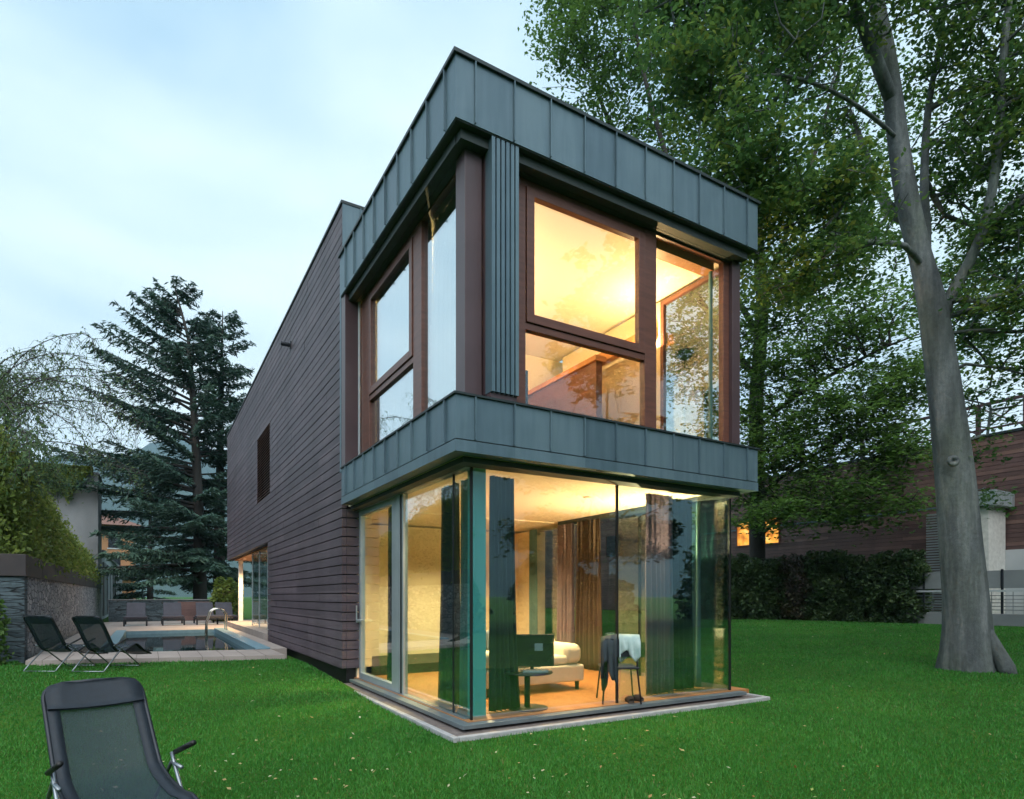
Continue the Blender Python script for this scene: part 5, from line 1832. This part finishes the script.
# ---- the tall tree behind the house
def back_tree():
    D, far = 27.5, 1.55
    def pxl(pts, D_):
        return [P(p[0], p[1], p[2] * far if len(p) == 3 else D_) for p in pts]
    def ell(px, py, d, rpx, rpy, rd, wgt):
        s_ = d * far / 610.55
        return (P(px, py, d * far), (rpx * s_, max(rd * far, rpx * s_), rpy * s_), wgt)
    b_ = P(757, 612, D)
    limbs = [(pxl([(757, 625), (757, 500), (756, 400), (762, 300), (752, 200), (735, 100), (715, 0), (700, -100), (690, -220)], D), [.36, .33, .31, .27, .24, .20, .15, .10, .04]),
             (pxl([(757, 430), (790, 400, 16.5), (840, 370, 15.7), (890, 345, 15.0), (930, 330, 14.6)], D), [.10, .085, .07, .05, .02]),
             (pxl([(757, 500), (790, 470, 16.5), (840, 440, 15.7), (890, 410, 15.2)], D), [.09, .075, .055, .02]),
             (pxl([(757, 540), (790, 510, 16.2), (840, 500, 15.3), (900, 505, 14.6)], D), [.07, .06, .04, .02]),
             (pxl([(757, 380), (700, 300, 18), (650, 200, 18.3), (600, 100, 18.6), (570, 0, 18.8)], D), [.14, .13, .11, .08, .03]),
             (pxl([(756, 330), (690, 220, 17), (650, 100, 16.6), (630, 0, 16.4), (610, -100, 16.2)], D), [.13, .12, .09, .06, .03]),
             (pxl([(758, 300), (800, 200, 18.2), (830, 100, 18.5), (860, 0, 18.6)], D), [.13, .11, .08, .03]),
             (pxl([(752, 215), (780, 120, 17), (800, 20, 16.8), (810, -80, 16.6)], D), [.10, .08, .06, .03])]
    cl_ = [ell(575, 60, 18.6, 45, 65, 1.4, 1.0), ell(560, 20, 18.8, 30, 45, 1.2, .5), ell(630, 110, 18, 50, 60, 1.5, 1.1), ell(620, 10, 17, 60, 70, 1.6, 1.5), ell(690, 150, 17.5, 50, 55, 1.5, 1.0), ell(640, -120, 17, 110, 80, 2.4, 1.8),
           ell(720, 60, 17.5, 60, 70, 1.6, 1.0), ell(712, 320, 17, 34, 45, 1.2, .9), ell(722, 400, 17, 32, 42, 1.2, .9), ell(712, 470, 17, 30, 32, 1.1, .6), ell(680, 350, 17.5, 34, 60, 1.2, .8), ell(760, 430, 16.5, 32, 45, 1.0, .8), ell(765, 505, 16.2, 34, 28, .9, .6), ell(755, 350, 16.8, 30, 40, 1.0, .6), ell(760, 190, 17, 50, 50, 1.3, .9), ell(790, 290, 16.5, 50, 45, 1.3, 1.5), ell(780, 370, 16.3, 45, 40, 1.2, 1.4),
           ell(850, 330, 15.4, 55, 35, 1.2, 1.6), ell(830, 410, 15.6, 60, 32, 1.2, 1.8), ell(790, 460, 16, 50, 32, 1.2, 1.6), ell(880, 440, 15, 45, 26, 1.0, 1.1), ell(890, 390, 15, 40, 30, 1.0, .9),
           ell(840, 490, 15.2, 60, 20, 1.0, 1.2), ell(790, 515, 15.4, 45, 18, .9, .8), ell(895, 455, 14.6, 34, 22, .9, .7), ell(905, 500, 14.4, 26, 16, .8, .35), ell(865, 515, 14.8, 40, 14, .8, .5), ell(905, 370, 14.9, 45, 34, 1.0, .8), ell(985, 330, 17, 55, 60, 1.4, .9), ell(1000, 230, 17, 55, 60, 1.4, .8), ell(860, 240, 16.6, 50, 45, 1.4, 1.2), ell(820, 200, 16.8, 50, 50, 1.4, .9), ell(880, 130, 18, 50, 70, 1.6, .7),
           ell(800, -80, 17, 120, 90, 2.2, 1.5), ell(830, 60, 18.4, 50, 70, 1.6, .7), ell(690, 270, 18, 40, 40, 1.2, .5), ell(910, 300, 16, 40, 40, 1.0, .4)]
    broad_tree('tall spreading green tree rising behind the zinc house front', (b_.x, b_.y, float(ground_h(b_.x, b_.y))), limbs, cl_, 80, LEAF_BACK, 0.115, 24, 0.85, step=0.7, wood='bark_dark')


back_tree()


# ---- trees of the garden in front, seen mirrored in the glass
def garden_tree(label, x, y, H, leaf):
    o = Vector((x, y, float(ground_h(x, y))))
    limbs = [([o, o + Vector((.1, .1, H * .35)), o + Vector((.2, 0, H * .7)), o + Vector((.1, .2, H * .95))], [H * .025, H * .02, H * .010, .02])]
    cl_ = []
    for k in range(6):
        a = k * 1.05 + x
        r_ = H * (0.24 + 0.06 * (k % 2)); zz = H * (0.25 + 0.08 * k)
        limbs.append(([o + Vector((.1, .1, zz)), o + Vector((math.cos(a) * r_ * .5, math.sin(a) * r_ * .5, zz + H * .07)), o + Vector((math.cos(a) * r_, math.sin(a) * r_, zz + H * .11))], [H * .009, H * .006, .015]))
    for k in range(14):
        a = k * 2.4 + y
        rr = H * 0.30 * math.sqrt((k + .5) / 14)
        zz = H * (0.36 + 0.55 * ((k * 7) % 14) / 14)
        cl_.append((o + Vector((math.cos(a) * rr, math.sin(a) * rr, zz)), (H * .12, H * .12, H * .075), 1))
    broad_tree(label, tuple(o), limbs, cl_, 42, leaf, 0.17, 34, 0.8, step=0.7)


garden_tree('tall garden tree mirrored in the glass, farthest right of the lawn', 21, -10, 13, LEAF_BEECH)
garden_tree('tall leafy garden tree mirrored in the upper right panes', 15, -9.5, 17, LEAF_BEECH)
garden_tree('broad garden tree mirrored in the ground floor glass', 13, -13, 10, LEAF_DARK)
garden_tree('slim garden tree mirrored in the upper window', 5.5, -19, 12, LEAF_BEECH)
garden_tree('low dark garden tree mirrored at the end of the glass', 27, -16, 8, LEAF_DARK)


# ---- cedars behind the pool
def cedar(label, px, D, H, rmax_l, rmax_r, lean=0.0, nb=95, seed=1, top_curl=0.0, z0f=0.12):
    g = np.random.default_rng(seed)
    b_ = P(px, 617, D)
    base = (b_.x, b_.y, 0.2)
    t = thing('cedar_tree', label, 'tree', base, group='dark cedars beyond the pool')
    rgt = np.array([CA, -SA, 0.0])
    m_ = MB()
    tp = [Vector((rgt[0] * lean * (f ** 2) + top_curl * rgt[0] * max(0, f - .85) * 6, rgt[1] * lean * (f ** 2), H * f)) for f in np.linspace(0, 1, 14)]
    m_.tube(tp, [0.020 * H * (1 - f) ** 0.9 + 0.02 for f in np.linspace(0, 1, 14)], 10)
    Vn, Fn, Tn, off = [], [], [], 0
    CC, AX, SZ, TT = [], [], [], []
    for k in range(nb):
        f = z0f + (0.985 - z0f) * ((k + g.random()) / nb)
        a = g.random() * 2 * math.pi
        dirh = np.array([math.cos(a), math.sin(a), 0])
        s_ = dirh @ rgt                                        # -1 left of picture, +1 right
        rm = rmax_l * (1 - s_) / 2 + rmax_r * (1 + s_) / 2
        prof = (1 - f) ** 0.7 * min(1, 0.6 + f * 1.6)
        Lb = rm * prof * (0.50 + 0.55 * g.random()) + 0.5
        i0 = int(f * 13); p0 = tp[i0].lerp(tp[min(i0 + 1, 13)], f * 13 - i0)
        p0 = np.array(p0)
        rise = 0.55 * f + 0.05 + 0.15 * g.random() - 0.30 * (1 - f)
        nseg = 10
        pts = []
        for q in range(nseg + 1):
            u = q / nseg
            z_ = Lb * (rise * u + 0.10 * u ** 2 - 0.16 * (1 - f) * u ** 2)
            pts.append(p0 + dirh * Lb * u + np.array([0, 0, z_]))
        m_.tube(pts, [max(0.008, 0.017 * Lb * (1 - q / nseg) + 0.008) for q in range(nseg + 1)], 5, cap=False)
        pts = np.array(pts)
        side = np.array([-dirh[1], dirh[0], 0])
        clump = g.normal() * 0.16
        ntw = int(Lb * 6.5) + 5
        for w in range(ntw):
            u = 0.16 + 0.84 * (w + g.random()) / ntw
            sgn = 1 if w % 2 else -1
            p = pts[0] * 0 + np.array([np.interp(u, np.linspace(0, 1, nseg + 1), pts[:, c]) for c in range(3)])
            lt = (0.30 + 0.22 * Lb * (1 - u) ** 0.7 * 0.9) * (0.6 + 0.6 * g.random())
            dt = side * sgn * 0.85 + dirh * 0.75
            dt /= np.linalg.norm(dt)
            nn = int(lt * 20) + 3
            uu = g.random(nn)
            c = p + dt * (uu * lt)[:, None] + g.normal(size=(nn, 3)) * np.array([.045, .045, .035])
            c[:, 2] -= 0.28 * uu ** 2 * lt + 0.10 * g.random(nn) ** 2
            CC.append(c); AX.append(np.repeat((dt * 0.8 + np.array([0, 0, -0.25]))[None], nn, 0) + g.normal(size=(nn, 3)) * 0.35)
            SZ.append(0.12 + 0.09 * g.random(nn)); TT.append(np.clip(0.42 + clump + 0.16 * g.normal(size=nn) + 0.15 * (u - .5), 0, 1))
    m_.build('trunk', M['bark_dark'], t, smooth=True)
    C = np.concatenate(CC); ax = np.concatenate(AX); sz = np.concatenate(SZ)[:, None]; ti = np.concatenate(TT)
    ax /= np.linalg.norm(ax, axis=1, keepdims=True)
    nrm = g.normal(size=C.shape); nrm[:, 2] += 1.2
    bx = np.cross(nrm, ax); bx /= np.linalg.norm(bx, axis=1, keepdims=True)
    V = np.stack([C - ax * sz, C + bx * sz * 0.22, C + ax * sz, C - bx * sz * 0.22], 1)
    npmesh('crown', V.reshape(-1, 3), np.arange(len(V) * 4).reshape(-1, 4), NEEDLE, t, tint=np.repeat(ti, 4))
    return t


cedar('dark cedar with long boughs reaching left, tallest of the pair by the pool', 200, 33, 18.0, 10.0, 4.4, lean=-0.9, nb=118, seed=3, top_curl=-0.6)
cedar('slimmer dark cedar close to the timber wall beyond the pool', 219, 35, 17.6, 4.2, 4.2, lean=0.2, nb=95, seed=8)
cedar('far dark conifer low between the garden wall and the cedars', 150, 44, 11.0, 3.6, 3.6, nb=70, seed=11, z0f=0.05)


# ---- shrubs
def shrub(label, x, y, z, rx, ry, h, leaf, size, n, name='shrub', cat='shrub', group=None, stems=7, taper=0.2, box=3):
    t = thing(name, label, cat, (x, y, z), rng.random() * 3, group)
    m_ = MB()
    for k in range(stems):
        a = rng.random() * 6.28
        e = (math.cos(a) * rx * .7, math.sin(a) * ry * .7, h * (0.6 + 0.35 * rng.random()))
        m_.tube([(e[0] * .1, e[1] * .1, -0.02), (e[0] * .4, e[1] * .4, h * .3), e], [0.035, 0.02, 0.006], 5)
    m_.build('stem', M['bark_dark'], t, smooth=True)
    q = rng.random((n, 3))
    th_ = q[:, 0] * 2 * np.pi
    rr = q[:, 1] ** 0.4
    f = q[:, 2]
    wob = 1 + 0.16 * np.sin(th_ * 3 + f * 9 + x) + 0.12 * np.sin(th_ * 5 - f * 13 + y)
    prof = np.clip(1 - (np.abs(f - .45) / .62) ** box, 0, 1) ** .5 * (1 - taper * f)
    C = np.stack([np.cos(th_) * rr * rx * wob * prof, np.sin(th_) * rr * ry * wob * prof, f * h * (1 + .06 * np.sin(th_ * 4 + x))], -1)
    cell = np.sin(C[:, 0] * 7 + x) * np.sin(C[:, 1] * 7 + 1) * np.sin(C[:, 2] * 6)
    C = C[cell > -0.35 - 0.4 * rng.random(n)]
    V, F = leaf_quads(C, size * (0.6 + 0.8 * rng.random(len(C))), 0.2, 0.3)
    ti = np.clip(0.45 + 0.2 * rng.normal(size=len(C)) + 0.2 * np.sin(C[:, 2] * 5 + x * 3), 0, 1)
    npmesh('foliage', V, F, leaf, t, tint=np.repeat(ti, 4))
    return t


h0, h1 = Vector((18.6, 14.2, 0)), Vector((22.4, 6.3, 0))
HL = ['dark hedge shrub just right of the house corner', 'dark hedge shrub second right of the house corner', 'dark hedge shrub left of the rusty gap in the hedge', 'thin rusty leaved shrub in the middle of the hedge',
      'dense dark hedge shrub right of the rusty one', 'dense dark hedge shrub second right of the rusty one', 'loose hedge shrub nearest to the beech trunk']
for k in range(-1, 7):
    f = (k + 0.5) / 7
    q = h0.lerp(h1, f)
    lab = HL[k] if k >= 0 else 'dark hedge shrub at the end of the hedge hidden by the house'
    rusty = k == 3
    shrub(lab, q.x + 0.15 * (k % 2), q.y, float(ground_h(q.x, q.y)) - 0.02, 0.92, 0.92, 2.62 + 0.12 * math.sin(k * 2.1), LEAF_RUST if rusty else LEAF_DARK, 0.085, 4200 if rusty else 10500, name='hedge_shrub', group='hedge along the far lawn edge', stems=9, taper=0.04, box=7)
b_ = P(229, 610, 27.0)
shrub('bright green bush between the cedars and the pale column', b_.x, 25.4, DECK_Z, 0.8, 0.7, 1.9, LEAF_VINE, 0.12, 2200)
b_ = P(3, 655, 11.0)
shrub('small green shrub at the left edge before the slate wall end', b_.x - .25, b_.y, float(ground_h(b_.x, b_.y)), 0.35, 0.35, 1.3, LEAF_BACK, 0.06, 1400)


for k, (x, y, hh, lab) in enumerate(((7, -15, 2.2, 'round garden shrub mirrored left in the ground floor glass'), (10.5, -13, 2.9, 'tall garden shrub mirrored behind the draped chair'), (14.5, -15, 2.0, 'low garden shrub mirrored near the lavender curtain'),
                                   (18, -11.5, 3.2, 'large garden shrub mirrored in the right pane'), (22, -13, 2.4, 'spreading garden shrub mirrored at the right pane edge'), (2.5, -17, 2.6, 'bushy garden shrub mirrored beside the dark curtain'), (25, -9, 3.0, 'tall garden shrub mirrored at the far end of the glass'), (30, -13, 4.0, 'highest garden shrub mirrored at the far end of the glass'))):
    shrub(lab, x, y, float(ground_h(x, y)), 1.7 + .3 * (k % 3), 1.5, hh, LEAF_DARK, 0.16, 3600)


# ---- creeper over the bank behind the stone wall
def creeper():
    t = thing('creeper', 'yellow green creeper spilling over the bank above the metal coping', 'creeper', (-5.6, 20, 2.2))
    n = 105000
    y = 9.3 + 20.6 * rng.random(n)
    u = rng.random(n)
    # profile across: from the coping up over the bank
    hump = 0.25 * np.sin(y * 1.3) + 0.18 * np.sin(y * 2.9 + 1) + 0.1 * np.sin(y * 7.3)
    x = np.interp(u, [0, .55, .75, 1], [-4.95, -5.28, -5.55, -7.2]) + 0.16 * rng.normal(size=n) + 0.10 * hump
    z = 2.15 + np.interp(u, [0, .55, .75, 1], [0.0, 2.05, 2.65, 3.4]) * np.interp(y, [9.5, 13.5, 22, 30], [1.0, .95, .58, .52]) + 0.10 * rng.normal(size=n) + 0.35 * hump * u
    fall = rng.random(n) < 0.07
    z[fall] -= 0.25 * rng.random(fall.sum())
    gap = np.sin(y * 2.3 + 2 * np.sin(u * 6)) * np.sin(u * 8 + y) > 0.72
    ok = ~(gap & (rng.random(n) < 0.8))
    C = np.stack([x + 5.6, y - 20, z - 2.2], -1)[ok]
    V, F = leaf_quads(C, 0.036 + 0.040 * rng.random(len(C)), -0.1, 0.9, elong=2.0)
    yy, uu = y[ok], u[ok]
    ti = np.clip(0.5 + 0.22 * np.sin(yy * 1.7 + 3 * uu) + 0.2 * rng.normal(size=len(C)), 0, 1)
    npmesh('foliage', V, F, LEAF_VINE, t, tint=np.repeat(ti, 4))
    st = MB()
    for k in range(90):
        y0_ = 9.4 + 20.4 * rng.random()
        x0_ = -5.9 + 0.3 * rng.random()
        st.tube([(x0_ + 5.6, y0_ - 20, 1.1), (x0_ + 5.9, y0_ - 20 + 0.2 * rng.normal(), 0.8), (x0_ + 6.15, y0_ - 20 + 0.3 * rng.normal(), 0.2 + 0.3 * rng.random())], [0.012, 0.008, 0.004], 4, cap=False)
    st.build('stem', M['bark_dark'], t, smooth=True)
    t2 = thing('ivy', 'green ivy hanging over the top edge of the concrete block', 'creeper', (-7.2, 30.3, 7.2))
    n = 8500
    x = -2.3 + 4.5 * rng.random(n)
    dn = rng.random(n) ** 1.6 * (0.8 + 0.35 * np.sin(x * 2.2) + 0.25 * np.sin(x * 5.3 + 1) + 0.2 * np.sin(x * 11))
    C = np.stack([x, -0.10 - 0.22 * rng.random(n), 0.45 - dn * 1.3], -1)
    V, F = leaf_quads(C, 0.07 + 0.05 * rng.random(n), -0.1, 0.9)
    npmesh('foliage', V, F, LEAF_VINE, t2, tint=np.repeat(np.clip(0.5 + .25 * rng.normal(size=n), 0, 1), 4))


creeper()


# ---- feathery weeping tree at the left edge
def feathery():
    b_ = P(-70, 560, 13.5)
    base = (b_.x, b_.y, 3.0)
    t = thing('weeping_tree', 'feathery tree with thin arching branches at the left edge above the creeper', 'tree', base)
    o = Vector(base)
    m_ = MB()
    m_.tube([(0, 0, -0.6), (0.1, 0.0, 0.8), (0.35, 0.1, 1.8), (0.5, 0.2, 2.6)], [0.16, 0.13, 0.09, 0.05], 9)
    CC, TT = [], []
    rgt = Vector((CA, -SA, 0)); dep = Vector((SA, CA, 0))
    ends = [(95, 345), (128, 378), (118, 412), (70, 352), (40, 350), (105, 435), (84, 400), (60, 385), (20, 372), (132, 425), (45, 420), (75, 440), (30, 440), (5, 400), (100, 390), (58, 455), (20, 470), (-10, 380), (110, 460), (-30, 420)]
    for k, (ex, ey) in enumerate(ends):
        D_ = 13.5 + rng.normal() * 1.1
        e = P(ex + 7 * rng.normal(), ey + 8 * rng.normal(), D_) - o
        s_ = Vector((0.15 + 0.3 * rng.random(), 0.1, 0.9 + 1.6 * rng.random()))
        mid = s_.lerp(e, 0.5) + Vector((0, 0, 0.55 + 0.5 * rng.random()))
        path = smooth_path([s_, s_.lerp(mid, .6), mid, mid.lerp(e, .55) + Vector((0, 0, .18)), e, e + (e - mid).normalized() * 0.2 + Vector((0, 0, -.35))], 5)
        m_.tube(path, [0.014 * (1 - i / len(path)) + 0.003 for i in range(len(path))], 5, cap=False)
        for i in range(5, len(path)):
            for q in range(3):
                d_ = (rgt * rng.normal() + dep * rng.normal() * .7 + Vector((0, 0, -0.5 + 0.5 * rng.normal()))).normalized()
                ln = 0.25 + 0.45 * rng.random()
                p0 = path[i]; p1 = p0 + d_ * ln * .6; p2 = p0 + d_ * ln + Vector((0, 0, -ln * .45))
                m_.tube([p0, p1, p2], [0.006, 0.004, 0.002], 3, cap=False)
                nl = int(ln * 34 * (1.0 if e.z < 2.2 else 0.7) * (0.35 if ex > 66 else 1.0))
                for w in range(nl):
                    u = rng.random()
                    c_ = p0.lerp(p1, u * 2) if u < .5 else p1.lerp(p2, u * 2 - 1)
                    CC.append(np.array(c_) + rng.normal(size=3) * 0.03); TT.append(rng.random())
    # the denser skirt of foliage low down
    sk = cluster_points([ell(0, 425, 13.2, 30, 40, .9, .6), ell(30, 455, 13.0, 28, 22, .8, .6), ell(-15, 470, 12.8, 40, 40, .9, 1.0), ell(55, 480, 14, 25, 18, .8, .5), ell(5, 385, 13.4, 22, 18, .8, .15)], 70) - np.array(base)
    C2 = np.repeat(sk, 15, 0); C2 = C2 + rng.normal(size=C2.shape) * np.array([.16, .16, .12])
    for s_ in sk[::4]:
        m_.tube([Vector((0.1, 0, 0.9)), Vector(s_) * .5 + Vector((0, 0, .5)), Vector(s_)], [0.02, 0.012, 0.004], 4, cap=False)
    m_.build('trunk', M['bark_dark'], t, smooth=True)
    C = np.concatenate([np.array(CC), C2]); ti = np.concatenate([np.array(TT), np.clip(.4 + .3 * rng.normal(size=len(C2)), 0, 1)])
    V, F = leaf_quads(C, 0.020 + 0.016 * rng.random(len(C)), -0.2, 0.8, elong=2.8)
    npmesh('crown', V, F, LEAF_FINE, t, tint=np.repeat(ti, 4))


feathery()

hz = MB().box(-3000, 3000, -3000, 3000, -60, 640).build('haze', None or bpy.data.materials.new('haze'))
hm = hz.data.materials[0]
hm.use_nodes = True
hn, hl = hm.node_tree.nodes, hm.node_tree.links
hn.remove(hn['Principled BSDF'])
pv = hn.new('ShaderNodeVolumePrincipled')
pv.inputs['Color'].default_value = (0.52, 0.76, 1.0, 1)
pv.inputs['Density'].default_value = 0.00022
hl.new(pv.outputs[0], hn['Material Output'].inputs['Volume'])
tag(hz, 'thin blue evening haze over the valley', kind='stuff')
print('objects', len(bpy.data.objects), 'faces', sum(len(m_.polygons) for m_ in bpy.data.meshes))
